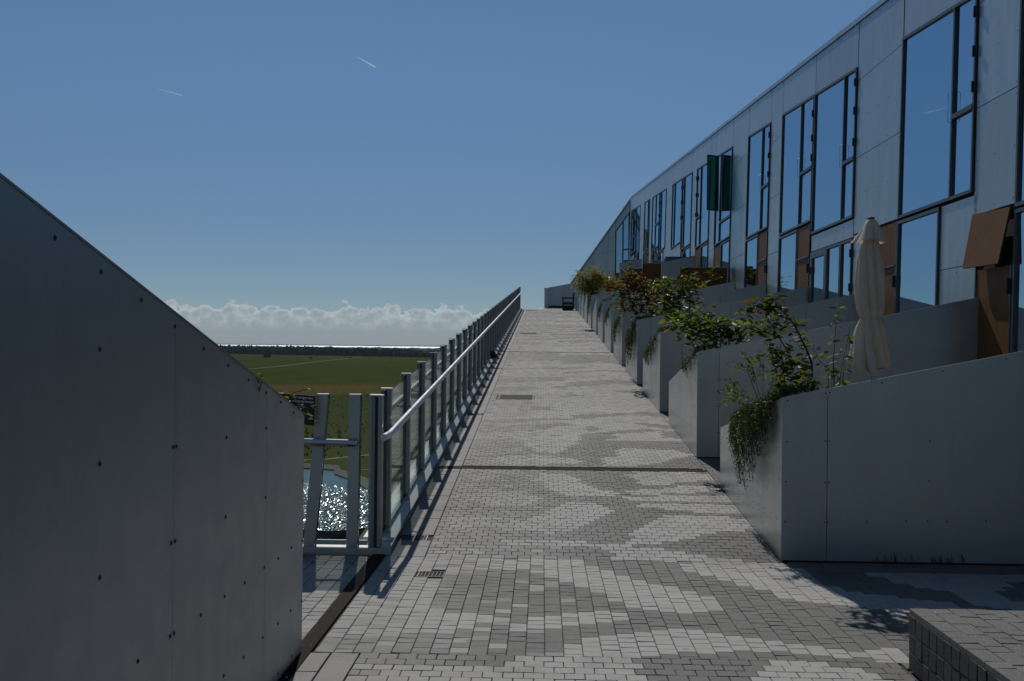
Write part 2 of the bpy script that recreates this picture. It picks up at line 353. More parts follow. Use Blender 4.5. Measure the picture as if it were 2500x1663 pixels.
b.ob('far_coast', flat('far_land', (.16, .21, .24), 1), kind='structure')
# pond
pond = [(-95, 214), (-50.9, 212.2), (-47.7, 212.5), (-41, 209.9), (-39.5, 203), (-35.5, 196), (-31.6, 187), (-27.7, 176), (-25.6, 170.5), (-21, 170.2), (-15, 165), (-14, 152), (-22.1, 150), (-23, 143.8), (-24.9, 140.6), (-28.3, 138.5), (-31.3, 140.0), (-38, 141), (-60, 139), (-95, 141)]
wz = ZL+.30
wp = np.random.RandomState(4); gx = np.arange(-52, -13, .13); gy = np.arange(137, 215, .19)
nxg, nyg = len(gx), len(gy); XX, YY = np.meshgrid(gx, gy, indexing='ij')
amp = np.clip((200-YY-.25*(XX+40))/26, .12, 1)*np.clip((-XX-10)/12, .35, 1)
ZZ = wz-.12+wp.normal(0, 1, XX.shape)*.029*amp+.03*amp*np.sin(XX*1.3+YY*.9)*np.sin(YY*1.7-XX*.4)
XX = XX+wp.uniform(-.045, .045, XX.shape); YY = YY+wp.uniform(-.06, .06, YY.shape)
vv = np.stack([XX, YY, ZZ], -1).reshape(-1, 3).tolist(); ff = []
for i_ in range(nxg-1):
    for j_ in range(nyg-1):
        if inpoly(gx[i_], gy[j_], pond) or inpoly(gx[i_+1], gy[j_+1], pond):
            a_ = i_*nyg+j_; ff.append((a_, a_+nyg, a_+nyg+1)); ff.append((a_, a_+nyg+1, a_+1))
ob('pond_water', me('pond_water', vv, ff, M['pond']), kind='structure')
b = MB(); b.poly([(x, y, wz-.24) for x, y in reversed(pond)]); ob('pond_bed', b.mesh('pond_bed', M['pond_bed']), kind='structure')
# earth bank round the pond
bank = MB()
for i in range(len(pond)):
    p_, q_ = Vector(pond[i]), Vector(pond[(i+1) % len(pond)]); c_ = Vector((-50, 175))
    po, qo = p_+(p_-c_).normalized()*2.2, q_+(q_-c_).normalized()*2.2
    bank.prism([(p_.x, p_.y, wz-.5), (q_.x, q_.y, wz-.5), (qo.x, qo.y, wz-.5), (po.x, po.y, wz-.5)], [(p_.x, p_.y, wz+.05), (q_.x, q_.y, wz+.05), (qo.x, qo.y, wz+.7), (po.x, po.y, wz+.7)])
bank.ob('pond_bank', concrete('dark_earth', (.022, .026, .016), (.05, .05, .032), 1.5), kind='structure')
def ribbon(pts, wd, z, name, mat):
    b = MB()
    for i in range(len(pts)-1):
        p_, q_ = Vector(pts[i]), Vector(pts[i+1]); n = Vector((-(q_-p_).y, (q_-p_).x)).normalized()*wd/2
        b.poly([(p_.x+n.x, p_.y+n.y, z), (p_.x-n.x, p_.y-n.y, z), (q_.x-n.x, q_.y-n.y, z), (q_.x+n.x, q_.y+n.y, z)])
    return ob(name, b.mesh(name, mat), kind='structure')
dirt = concrete('dirt_track', (.058, .066, .028), (.070, .074, .034), .1)
ribbon([(-292.6, 1005), (-297.5, 1195), (-334.5, 1575), (-366.8, 2005), (-388, 2300)], 2.6, ZL+.05, 'dirt_track', dirt)
ribbon([(-80, 216), (-60, 222), (-53.7, 223.8), (-50.7, 229.9), (-47.4, 231.2), (-43.1, 236.9), (-36, 246), (-20, 262)], 1.6, ZL+.05, 'gravel_path', dirt)
ribbon([(-38.5, 209), (-36, 213), (-20, 214)], .9, ZL+.04, 'paved_path', dirt)
ribbon([(-29, 181), (-27, 184), (-18, 180), (-8, 182)], .9, ZL+.04, 'paved_path', dirt)
# rural fence
rf = thing('post_and_wire_fence', 'thin dark fence of wooden stakes across the meadow behind the brown grass strip', 'fence', (-110, 575, ZL))
wire = MB()
for i in range(26):
    x = -150+i*5.2; y = 542+(x+142)*.27
    if i < 25:
        for h_ in (.5, 1.0): wire.tube([(x+110, y-575, h_), (x+115.2, y-575+1.4, h_)], .03, 3)
    MB().tube([(x+110, y-575, 0), (x+110, y-575, 1.5)], .11, 5).ob('stake', M['wood_dark'], rf)
wire.ob('wire', M['wood_dark'], rf)
# forest and trees
def crown(mb, c, r, h, rg, sub=1):
    bm = bmesh.new(); bmesh.ops.create_icosphere(bm, subdivisions=sub, radius=1)
    k = len(mb.v)
    for v in bm.verts:
        n = 1+.35*(rg.random()-.5)*2
        mb.v.append((c[0]+v.co.x*r*n, c[1]+v.co.y*r*n, c[2]+v.co.z*h*n))
    mb.f += [tuple(v.index+k for v in f.verts) for f in bm.faces]; bm.free()
def far_leaf(name, c0, c1):
    mm, t, p, o = newmat(name); g = t.nodes.new('ShaderNodeNewGeometry')
    c = ramp(t, g.outputs['Random Per Island'], [(0, c0), (1, c1)]); c = tmix(t, .6, c, ramp(t, texn(t, .35, 3), [(.3, (.4, .4, .4)), (.7, (1.2, 1.2, 1.2))]), 'MULTIPLY')
    t.links.new(c, p.inputs['Base Color']); pset(p, Roughness=1); p.inputs['Specular IOR Level'].default_value = 0; return mm
M['wood_far'] = far_leaf('far_forest', (.030, .058, .040), (.055, .085, .052))
M['tree_mid'] = far_leaf('meadow_tree_leaves', (.022, .038, .014), (.045, .065, .02))
rg = random.Random(3); fb = MB()
for i in range(2300):
    x = -1500+1390*rg.random()**.8
    edge_y = 2280+(-x-150)*.52; y = edge_y+rg.random()**1.5*420
    hh = (9.5 if x < -560 else 8.2 if x < -330 else 6.5-(x+330)*.008)*(.75+.4*rg.random())
    crown(fb, (x, y, ZL+hh*.95), 4.5+4*rg.random(), hh, rg, 1)
fb.ob('forest', M['wood_far'], stuff=True, smooth=False)
fb = MB()
for i in range(700):
    x = -2400+2600*rg.random(); y = 4500+4000*rg.random(); crown(fb, (x, y, ZL+3), 30+30*rg.random(), 5+3*rg.random(), rg, 1)
fb.ob('distant_woodland', M['wood_far'], stuff=True)
def meadow_tree(x, y, h_, r_, label, name='meadow_tree'):
    t_ = thing(name, label, 'tree', (x, y, ZL), 'lone trees and bushes on the meadow')
    MB().tube([(0, 0, 0), (0, 0, h_*.5)], [.4, .2], 6).ob('trunk', M['bark'], t_)
    b = MB(); g_ = random.Random(int(abs(x)))
    for i in range(26):
        a = g_.random()*6.28; rr = r_*g_.random()**.6*.75; crown(b, (math.cos(a)*rr, math.sin(a)*rr, h_*(.4+.45*g_.random())), r_*.32, h_*.16, g_, 1)
    b.ob('crown', M['tree_mid'], t_)
meadow_tree(-461.9, 1777, 11, 7.5, 'large round dark tree standing alone on the far left meadow')
meadow_tree(-400, 1830, 4, 4, 'small dark bush right of the lone round tree on the meadow')
meadow_tree(-360, 1990, 3.2, 4, 'smallest bush near the dirt track on the far meadow')
meadow_tree(-500, 1905, 4, 4.5, 'low bush left of the lone round tree on the meadow')
# reeds and rough ground north of the pond
def tuft_field(name, n, x0, x1, y0, y1, h0, mat, seed):
    g_ = random.Random(seed); b = MB()
    for i in range(n):
        x = x0+(x1-x0)*g_.random(); y = y0+(y1-y0)*g_.random(); y += (x-x0)*.2
        for k in range(3):
            a = g_.random()*3.14; dx, dy = math.cos(a)*.35, math.sin(a)*.35; h_ = h0*(.5+g_.random())
            b.poly([(x-dx, y-dy, ZL), (x+dx, y+dy, ZL), (x+dx*.4+(g_.random()-.5)*.4, y+dy*.4, ZL+h_)])
    b.ob(name, mat, stuff=True)
M['reed'] = leaf_mat('reed_leaves', [(0, (.035, .05, .016)), (.6, (.06, .075, .024)), (1, (.10, .09, .035))], .3)
tuft_field('reed_grass', 700, -120, -12, 217, 330, .7, M['reed'], 5)
tuft_field('rough_grass', 400, -190, -40, 330, 520, .5, M['reed'], 6)

# ------------------------------------------------------------------ contrails
M['trail'], _t, _p, _o = newmat('ice_trail'); _t.nodes.remove(_p); _d = _t.nodes.new('ShaderNodeBsdfTranslucent'); _d.inputs[0].default_value = (.95, .95, .95, 1)
_r = _t.nodes.new('ShaderNodeBsdfTransparent'); _x = _t.nodes.new('ShaderNodeMixShader'); _x.inputs[0].default_value = .55; _t.links.new(_r.outputs[0], _x.inputs[1]); _t.links.new(_d.outputs[0], _x.inputs[2]); _t.links.new(_x.outputs[0], _o.inputs[0])
 
for p0, p1, r_, lb in (((-6211, 34816, 9500), (-5803, 36091, 9500), 26, 'brighter short vapour trail high in the middle of the sky'), ((-14441, 39327, 9500), (-13880, 40354, 9500), 15, 'fainter short vapour trail at the upper left of the sky')):
    o = MB().tube([p0, tuple((Vector(p0)*.5+Vector(p1)*.5)), p1], [r_*.15, r_*.7, r_], 6).ob('vapour_trail', M['trail']); tag(o, lb, 'contrail', 'vapour trails in the sky')

# ------------------------------------------------------------------ plaza and ramp: paving
pave = MB()
pave.poly([(-6, -12, -.012), (9, -12, -.012), (9, Y0, -.012), (-6, Y0, -.012)])
pave.poly([(XL-.35, Y0, -.012), (9, Y0, -.012), (9, 62.2, RZ(62.2)-.012), (XL-.35, 62.2, RZ(62.2)-.012)])
pave.poly([(.12, 62.2, RZ(62.2)-.012), (9, 62.2, RZ(62.2)-.012), (9, 66, RZ(66)-.012), (.12, 66, RZ(66)-.012)])
pavement = ob('pavement', pave.mesh('pavement', M['joint']), kind='structure')
GEO = None
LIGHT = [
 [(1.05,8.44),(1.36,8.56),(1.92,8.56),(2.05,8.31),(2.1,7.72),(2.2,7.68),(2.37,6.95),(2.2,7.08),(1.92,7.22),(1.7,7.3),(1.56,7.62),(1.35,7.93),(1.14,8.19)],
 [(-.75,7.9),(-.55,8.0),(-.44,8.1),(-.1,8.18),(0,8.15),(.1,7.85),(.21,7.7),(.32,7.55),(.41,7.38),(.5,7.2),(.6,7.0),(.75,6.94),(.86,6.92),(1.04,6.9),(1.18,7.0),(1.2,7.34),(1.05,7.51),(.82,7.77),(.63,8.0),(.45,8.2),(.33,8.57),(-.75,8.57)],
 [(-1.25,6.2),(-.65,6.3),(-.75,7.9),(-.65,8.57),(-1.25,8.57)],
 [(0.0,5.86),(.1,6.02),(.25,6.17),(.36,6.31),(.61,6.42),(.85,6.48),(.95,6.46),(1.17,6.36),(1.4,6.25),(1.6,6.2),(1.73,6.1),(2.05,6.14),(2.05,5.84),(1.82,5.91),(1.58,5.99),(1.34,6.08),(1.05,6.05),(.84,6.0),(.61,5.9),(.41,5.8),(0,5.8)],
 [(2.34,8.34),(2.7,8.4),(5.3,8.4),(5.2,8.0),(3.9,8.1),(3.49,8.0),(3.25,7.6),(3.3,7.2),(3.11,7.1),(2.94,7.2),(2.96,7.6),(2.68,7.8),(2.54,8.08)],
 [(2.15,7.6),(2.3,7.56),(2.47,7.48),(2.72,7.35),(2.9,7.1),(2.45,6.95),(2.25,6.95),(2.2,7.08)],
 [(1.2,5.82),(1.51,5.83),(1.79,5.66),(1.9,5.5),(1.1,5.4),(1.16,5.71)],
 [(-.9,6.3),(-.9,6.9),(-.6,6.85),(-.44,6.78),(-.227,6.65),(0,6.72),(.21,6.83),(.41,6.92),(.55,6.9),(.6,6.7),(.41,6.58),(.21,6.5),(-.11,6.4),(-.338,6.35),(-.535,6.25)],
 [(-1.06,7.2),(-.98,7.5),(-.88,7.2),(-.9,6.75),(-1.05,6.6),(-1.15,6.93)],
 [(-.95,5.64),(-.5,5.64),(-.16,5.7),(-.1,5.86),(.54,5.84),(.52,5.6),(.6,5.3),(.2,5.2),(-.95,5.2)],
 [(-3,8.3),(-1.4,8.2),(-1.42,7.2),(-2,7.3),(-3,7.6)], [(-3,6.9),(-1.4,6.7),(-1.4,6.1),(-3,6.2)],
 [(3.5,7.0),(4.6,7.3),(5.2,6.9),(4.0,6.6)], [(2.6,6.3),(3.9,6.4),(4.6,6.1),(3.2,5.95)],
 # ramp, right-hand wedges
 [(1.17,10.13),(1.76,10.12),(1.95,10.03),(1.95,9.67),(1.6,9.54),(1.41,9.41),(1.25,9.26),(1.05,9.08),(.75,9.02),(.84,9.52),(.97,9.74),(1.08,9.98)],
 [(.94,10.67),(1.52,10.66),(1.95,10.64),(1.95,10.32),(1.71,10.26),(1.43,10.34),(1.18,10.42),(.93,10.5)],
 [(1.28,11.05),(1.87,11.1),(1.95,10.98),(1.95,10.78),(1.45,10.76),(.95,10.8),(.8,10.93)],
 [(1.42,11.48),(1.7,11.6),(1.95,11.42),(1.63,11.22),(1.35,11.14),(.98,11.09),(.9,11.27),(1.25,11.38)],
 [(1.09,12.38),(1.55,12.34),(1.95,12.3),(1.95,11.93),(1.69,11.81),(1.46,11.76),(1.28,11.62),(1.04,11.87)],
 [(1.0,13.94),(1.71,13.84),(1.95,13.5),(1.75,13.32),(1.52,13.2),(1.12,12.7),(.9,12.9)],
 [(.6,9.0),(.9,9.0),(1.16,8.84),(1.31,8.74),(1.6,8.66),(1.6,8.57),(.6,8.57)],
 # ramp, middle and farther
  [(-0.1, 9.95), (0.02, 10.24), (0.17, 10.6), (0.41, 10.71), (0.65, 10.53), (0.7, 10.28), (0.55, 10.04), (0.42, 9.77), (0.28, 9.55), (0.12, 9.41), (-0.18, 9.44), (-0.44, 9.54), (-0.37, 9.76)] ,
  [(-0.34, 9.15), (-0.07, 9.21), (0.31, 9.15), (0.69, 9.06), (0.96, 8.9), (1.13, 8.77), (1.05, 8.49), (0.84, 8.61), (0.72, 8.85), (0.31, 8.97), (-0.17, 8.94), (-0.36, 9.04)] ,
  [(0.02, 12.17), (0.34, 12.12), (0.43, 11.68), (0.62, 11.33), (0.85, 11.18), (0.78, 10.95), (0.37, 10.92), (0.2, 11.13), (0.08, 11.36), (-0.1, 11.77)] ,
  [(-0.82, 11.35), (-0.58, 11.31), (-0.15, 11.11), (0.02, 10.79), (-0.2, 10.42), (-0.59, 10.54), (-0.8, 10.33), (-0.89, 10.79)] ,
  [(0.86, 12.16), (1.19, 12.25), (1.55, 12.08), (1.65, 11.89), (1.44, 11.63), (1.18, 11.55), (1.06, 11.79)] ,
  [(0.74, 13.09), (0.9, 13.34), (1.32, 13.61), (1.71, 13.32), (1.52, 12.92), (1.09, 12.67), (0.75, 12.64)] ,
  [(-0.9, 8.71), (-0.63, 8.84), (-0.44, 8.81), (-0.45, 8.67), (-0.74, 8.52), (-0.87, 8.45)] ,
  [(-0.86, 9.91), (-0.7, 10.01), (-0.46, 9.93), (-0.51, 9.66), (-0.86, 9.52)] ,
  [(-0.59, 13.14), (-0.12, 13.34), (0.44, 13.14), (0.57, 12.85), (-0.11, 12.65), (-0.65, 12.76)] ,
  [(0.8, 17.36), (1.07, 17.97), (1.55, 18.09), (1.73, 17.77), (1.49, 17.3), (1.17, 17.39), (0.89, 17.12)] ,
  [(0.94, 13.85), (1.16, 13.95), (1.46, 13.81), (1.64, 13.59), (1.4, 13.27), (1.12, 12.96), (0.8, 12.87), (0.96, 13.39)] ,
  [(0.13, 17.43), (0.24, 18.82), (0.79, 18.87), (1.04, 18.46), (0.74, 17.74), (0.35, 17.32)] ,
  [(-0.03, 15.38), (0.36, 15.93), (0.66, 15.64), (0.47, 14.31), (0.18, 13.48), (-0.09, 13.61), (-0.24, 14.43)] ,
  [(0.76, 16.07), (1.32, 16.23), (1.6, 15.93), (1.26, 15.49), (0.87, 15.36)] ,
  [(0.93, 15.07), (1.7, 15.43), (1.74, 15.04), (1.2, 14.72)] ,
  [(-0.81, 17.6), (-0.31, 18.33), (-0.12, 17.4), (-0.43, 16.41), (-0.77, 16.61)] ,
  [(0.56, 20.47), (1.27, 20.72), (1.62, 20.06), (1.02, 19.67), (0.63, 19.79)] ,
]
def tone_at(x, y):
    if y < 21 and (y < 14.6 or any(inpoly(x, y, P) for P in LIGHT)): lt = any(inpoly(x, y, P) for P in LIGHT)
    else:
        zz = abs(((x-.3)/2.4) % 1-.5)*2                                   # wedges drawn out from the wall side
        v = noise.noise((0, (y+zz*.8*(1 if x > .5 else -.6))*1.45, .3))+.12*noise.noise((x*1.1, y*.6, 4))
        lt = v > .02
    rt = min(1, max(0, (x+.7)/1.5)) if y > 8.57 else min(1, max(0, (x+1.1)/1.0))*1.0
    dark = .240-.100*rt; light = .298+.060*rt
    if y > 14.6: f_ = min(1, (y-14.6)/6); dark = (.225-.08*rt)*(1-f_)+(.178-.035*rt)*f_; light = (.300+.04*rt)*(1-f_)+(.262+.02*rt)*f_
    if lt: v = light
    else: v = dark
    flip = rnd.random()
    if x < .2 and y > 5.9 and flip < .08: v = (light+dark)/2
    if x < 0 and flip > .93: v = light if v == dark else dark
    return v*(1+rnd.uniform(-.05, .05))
PX, PY = .1065, .1
pavers = []      # (x0,x1,y0,y1)
def hole(x, y):
    for a, b_, c, d in HOLES:
        if a < x < b_ and c < y < d: return True
    return False
HOLES = [(-1.36, -1.26, 4.5, 8.62), (-.91, -.69, 7.82, 8.04), (-.78, -.145, 18.95, 19.72), (-.82, -.2, 38.2, 39.0), (-.9, -.28, 59.4, 60.2), (-1.2, 1.9, 12.34, 12.52), (-1.2, 1.95, 29.86, 30.0), (1.97, 6, 3.5, 5.75)]
def row(y0, y1, xa, xb, off):
    x = xa-off
    while x < xb-.01:
        a, c = max(x, xa), min(x+PX, xb)
        if c-a > .02 and not hole((a+c)/2, (y0+y1)/2): pavers.append((a, c, y0, y1))
        x += PX
# columns zone of the plaza
x = -2.95
ci = 0
while x < 5.9:
    y = 5.87-(PY*.5 if ci % 2 else 0)+rnd.uniform(-.02, .02)
    yend = 8.25 if x > 1.98 else Y0
    while y < yend-.01:
        a, c = max(y, 5.87), min(y+PY, yend)
        xa, xc = x, x+PX
        if xa < -1.26 and xc > -1.36:
            if xa < -1.36: xc = -1.362
            elif xc > -1.26: xa = -1.258
            else: y += PY; continue
        if c-a > .02 and xc-xa > .02 and not hole((xa+xc)/2, (a+c)/2): pavers.append((xa, xc, a, c))
        y += PY
    x += PX; ci += 1
# rows in front
k = 0; y = 5.87-PY
while y > 1.0:
    row(y, y+PY, -.985, 1.95, (k % 2)*PX/2)
    row(y, y+PY, 1.97, 5.9, (k % 2)*PX/2)
    y -= PY; k += 1
# rows on the ramp
k = 0; y = Y0
while y < 65.8:
    xr = XR
    xl = XSTRIP if y < 62 else .13
    y1 = y+PY
    row(y, y1, xl, xr, (k % 2)*PX/2+rnd.uniform(0, .008))
    y = y1; k += 1
# entrances between the planters
PK = [8.6, 13.3, 17.5, 21.7, 25.9, 30.1, 34.2, 38.3, 42.4, 46.5, 50.5, 54.5, 58.4]
for i, yk in enumerate(PK[:-1]):
    yn = PK[i+1]; y = yk+2.95
    while y < yn-.05:
        if y > yk+3.0: row(y, y+PY, XR+.005, 2.9, (k % 2)*PX/2)
        y += PY; k += 1
pavers.sort(key=lambda q: q[2] if (q[2] > 5.3 and q[0] < 3.6 and q[0] > -2.2) else 999+q[2])
single, field = pavers[:290], pavers[290:]
def paver_geo(x0, x1, y0, y1, rg):
    t_ = rg.uniform(-.0012, .0012); tx, ty = rg.uniform(-.0011, .0011), rg.uniform(-.0011, .0011)
    jf = 1 if y0 < 14 else .55
    J = .0022*jf
    x0 += J*rg.uniform(.6, 1.3); x1 -= J*rg.uniform(.6, 1.3); jy = (.25 if rg.random() < .75 else 1.1) if 5.86 < y0 < 8.56 or abs(y0) < .2 else 1
    y0 += J*jy*rg.uniform(.5, 1.2); y1 -= J*jy*rg.uniform(.5, 1.2); c = .0028*jf
    V = []
    for (a, b_, dz, ins) in [(x0, y0, -.011, 0), (x1, y0, -.011, 0), (x1, y1, -.011, 0), (x0, y1, -.011, 0), (x0, y0, -.0025, 0), (x1, y0, -.0025, 0), (x1, y1, -.0025, 0), (x0, y1, -.0025, 0), (x0, y0, 0, c), (x1, y0, 0, c), (x1, y1, 0, c), (x0, y1, 0, c)]:
        sx = ins if a == x0 else -ins; sy = ins if b_ == y0 else -ins
        V.append((a+sx, b_+sy, dz+(0 if dz < -.01 else t_+(tx if a == x0 else -tx)+(ty if b_ == y0 else -ty))))
    return V
PF = [(0, 1, 5, 4), (1, 2, 6, 5), (2, 3, 7, 6), (3, 0, 4, 7), (4, 5, 9, 8), (5, 6, 10, 9), (6, 7, 11, 10), (7, 4, 8, 11), (8, 9, 10, 11)]
rp = random.Random(11); V = []; Fc = []; T = []
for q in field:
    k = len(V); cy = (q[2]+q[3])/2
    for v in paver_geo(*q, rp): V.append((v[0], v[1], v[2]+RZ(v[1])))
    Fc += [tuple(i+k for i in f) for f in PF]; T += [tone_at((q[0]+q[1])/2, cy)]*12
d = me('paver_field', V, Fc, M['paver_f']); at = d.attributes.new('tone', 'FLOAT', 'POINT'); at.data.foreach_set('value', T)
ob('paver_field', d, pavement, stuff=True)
pm = []
for i in range(10): pm.append(me('paver', paver_geo(-PX/2, PX/2, -PY/2, PY/2, rp), PF, M['paver_o']))
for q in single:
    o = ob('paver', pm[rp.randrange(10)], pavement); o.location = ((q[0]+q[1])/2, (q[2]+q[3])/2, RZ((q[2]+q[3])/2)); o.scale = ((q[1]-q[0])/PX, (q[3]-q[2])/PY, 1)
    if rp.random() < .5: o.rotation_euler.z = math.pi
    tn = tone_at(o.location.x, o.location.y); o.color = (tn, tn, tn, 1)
# slab strips
def slab(x0, x1, y0, y1, parent, tn, g=.003, lift=0):
    o = ob('slab', me('slab', [(v[0], v[1], v[2]+RZ(v[1])+lift) for v in paver_geo(x0+g/2, x1-g/2, y0+g/2, y1-g/2, rp)], PF, M['paver_o']), parent); o.color = (tn, tn, tn, 1); return o
strip = ob('slab_strip', MB().poly([(XL, 9, RZ(9)-.011), (XSTRIP, 9, RZ(9)-.011), (XSTRIP, 62, RZ(62)-.011), (XL, 62, RZ(62)-.011)]).mesh('slab_strip', M['joint']), kind='structure')
y = Y0+.003; i = 0; V = []; Fc = []; T = []
DR = [9.18, 17.0, 24.9, 30.9, 38.6, 46.5]
while y < 61.9:
    y1 = min(y+.33, 62); segs = [(y, y1)]
    for dy in DR:
        if y-.1 < dy < y1+.1:
            segs = [(a, b_) for a, b_ in ((y, min(y1, dy-.09)), (max(y, dy+.09), y1)) if b_-a > .02]
    for a, b_ in segs:
        tn = .25*rp.uniform(.93, 1.06)
        if i < 60: slab(XL, XSTRIP-.004, a, b_, strip, tn)
        else:
            k = len(V); V += [(v[0], v[1], v[2]+RZ(v[1])) for v in paver_geo(XL, XSTRIP-.004, a, b_, rp)]; Fc += [tuple(j+k for j in f) for f in PF]; T += [tn]*12
    y = y1; i += 1
d = me('slab_row', V, Fc, M['paver_f']); at = d.attributes.new('tone', 'FLOAT', 'POINT'); at.data.foreach_set('value', T); ob('slab_row', d, strip, stuff=True)
for (xa, xb, ys) in ((-1.305, -1.15, [5.868, 5.52, 5.1, 4.6, 4.1]), (-1.147, -.99, [5.868, 5.2, 4.6, 4.0])):
    for a, b_ in zip(ys, ys[1:]): slab(xa, xb, b_, a, pavement, .25*rp.uniform(.95, 1.05))
for (ya, yb, off) in ((8.25, 8.42, 0), (8.42, 8.595, .28)):
    x = 1.98-off
    while x < 5.4:
        slab(max(x, 1.98), min(x+.52, 5.4), ya, yb, pavement, .16*rp.uniform(.9, 1.05)); x += .52
# expansion strips
def strip_thing(name, pts_box, studs, label):
    t_ = thing(name, label, 'joint cover', (0, 0, 0), 'dark joint cover strips set in the paving')
    x0, x1, y0, y1 = pts_box
    o = MB().prism([(x0, y0, RZ(y0)-.01), (x1, y0, RZ(y0)-.01), (x1, y1, RZ(y1)-.01), (x0, y1, RZ(y1)-.01)], [(x0, y0, RZ(y0)+.004), (x1, y0, RZ(y0)+.004), (x1, y1, RZ(y1)+.004), (x0, y1, RZ(y1)+.004)]).ob('cover_strip', M['strip'], t_)
    b = MB()
    for s_ in studs: b.dome((s_[0], s_[1], RZ(s_[1])+.0042), (0, 0, 1), .006, .004)
    b.ob('stud', M['bright'], t_, stuff=True)
strip_thing('joint_cover', (-1.355, -1.262, 4.5, 8.62), [(xx, 4.6+i*.29+.22, 0) for i in range(14) for xx in (-1.333, -1.284)], 'dark studded joint cover running along the foot of the near left wall')
strip_thing('joint_cover', (-1.2, 1.88, 12.36, 12.50), [(-.9+i*.4, 12.43, 0) for i in range(7)], 'nearer dark joint cover crossing the whole ramp')
strip_thing('joint_cover', (-1.2, 1.93, 29.88, 29.98), [], 'farther dark joint cover crossing the ramp halfway up')
for (x0, x1, y0, y1, lb) in ((-.78, -.145, 18.97, 19.7, 'nearest dark rectangular manhole plate in the ramp paving'), (-.82, -.2, 38.22, 38.98, 'middle dark manhole plate farther up the ramp'), (-.9, -.28, 59.42, 60.18, 'farthest manhole plate just below the top of the ramp')):
    t_ = thing('manhole', lb, 'manhole cover', ((x0+x1)/2, (y0+y1)/2, RZ((y0+y1)/2)), 'manhole plates in the ramp')
    hx, hy = (x1-x0)/2, (y1-y0)/2; zz = lambda yy: S*yy
    MB().prism([(-hx, -hy, zz(-hy)-.01), (hx, -hy, zz(-hy)-.01), (hx, hy, zz(hy)-.01), (-hx, hy, zz(hy)-.01)], [(-hx, -hy, zz(-hy)+.001), (hx, -hy, zz(-hy)+.001), (hx, hy, zz(hy)+.001), (-hx, hy, zz(hy)+.001)]).ob('rim', M['rubber'], t_)
    hx -= .02; hy -= .02
    MB().prism([(-hx, -hy, zz(-hy)), (hx, -hy, zz(-hy)), (hx, hy, zz(hy)), (-hx, hy, zz(hy))], [(-hx, -hy, zz(-hy)+.003), (hx, -hy, zz(-hy)+.003), (hx, hy, zz(hy)+.003), (-hx, hy, zz(hy)+.003)]).ob('lid', M['plate'], t_)
# drains
def drain(x0, x1, y0, y1, label):
    yc = (y0+y1)/2; t_ = thing('drain_grate', label, 'drain', ((x0+x1)/2, yc, RZ(yc)), 'drain grates in the paving')
    hx, hy = (x1-x0)/2, (y1-y0)/2; sl = S if yc > Y0 else 0
    b = MB(); g_ = .008
    for (a, b_, c, d_) in ((-hx, hx, -hy, -hy+g_), (-hx, hx, hy-g_, hy), (-hx, -hx+g_, -hy+g_, hy-g_), (hx-g_, hx, -hy+g_, hy-g_)):
        b.prism([(a, c, sl*c-.05), (b_, c, sl*c-.05), (b_, d_, sl*d_-.05), (a, d_, sl*d_-.05)], [(a, c, sl*c-.001), (b_, c, sl*c-.001), (b_, d_, sl*d_-.001), (a, d_, sl*d_-.001)])
    b.ob('grate_frame', M['rivet'], t_)
    MB().poly([(-hx, -hy, sl*-hy-.010), (hx, -hy, sl*-hy-.010), (hx, hy, sl*hy-.010), (-hx, hy, sl*hy-.010)]).ob('pit', M['dark'], t_)
    bar = MB(); n = 8
    for i in range(1, n):
        x_ = -hx+2*hx*i/n; bar.prism([(x_-.0015, -hy, sl*-hy-.007), (x_+.0015, -hy, sl*-hy-.007), (x_+.0015, hy, sl*hy-.007), (x_-.0015, hy, sl*hy-.007)], [(x_-.0015, -hy, sl*-hy-.002), (x_+.0015, -hy, sl*-hy-.002), (x_+.0015, hy, sl*hy-.002), (x_-.0015, hy, sl*hy-.002)])
    for i in range(1, 4):
        y_ = -hy+2*hy*i/4; bar.prism([(-hx, y_-.0015, sl*y_-.007), (hx, y_-.0015, sl*y_-.007), (hx, y_+.0015, sl*y_-.007), (-hx, y_+.0015, sl*y_-.007)], [(-hx, y_-.0015, sl*y_-.002), (hx, y_-.0015, sl*y_-.002), (hx, y_+.0015, sl*y_-.002), (-hx, y_+.0015, sl*y_-.002)])
    bar.ob('grate_bars', M['alu_dull'], t_)
drain(-.91, -.69, 7.84, 8.03, 'small steel drain grate in the plaza just before the ramp starts')
for i, dy in enumerate(DR): drain(-1.2, -.975, dy-(.07 if i else .085), dy+(.07 if i else .085), ['first drain grate in the slab strip at the foot of the ramp, beside the fence', 'second drain grate up the slab strip beside the fence', 'third drain grate up the slab strip beside the fence', 'fourth drain grate up the slab strip, past the farther joint cover', 'fifth drain grate up the slab strip, level with the middle manhole', 'sixth and farthest drain grate in the slab strip'][i])

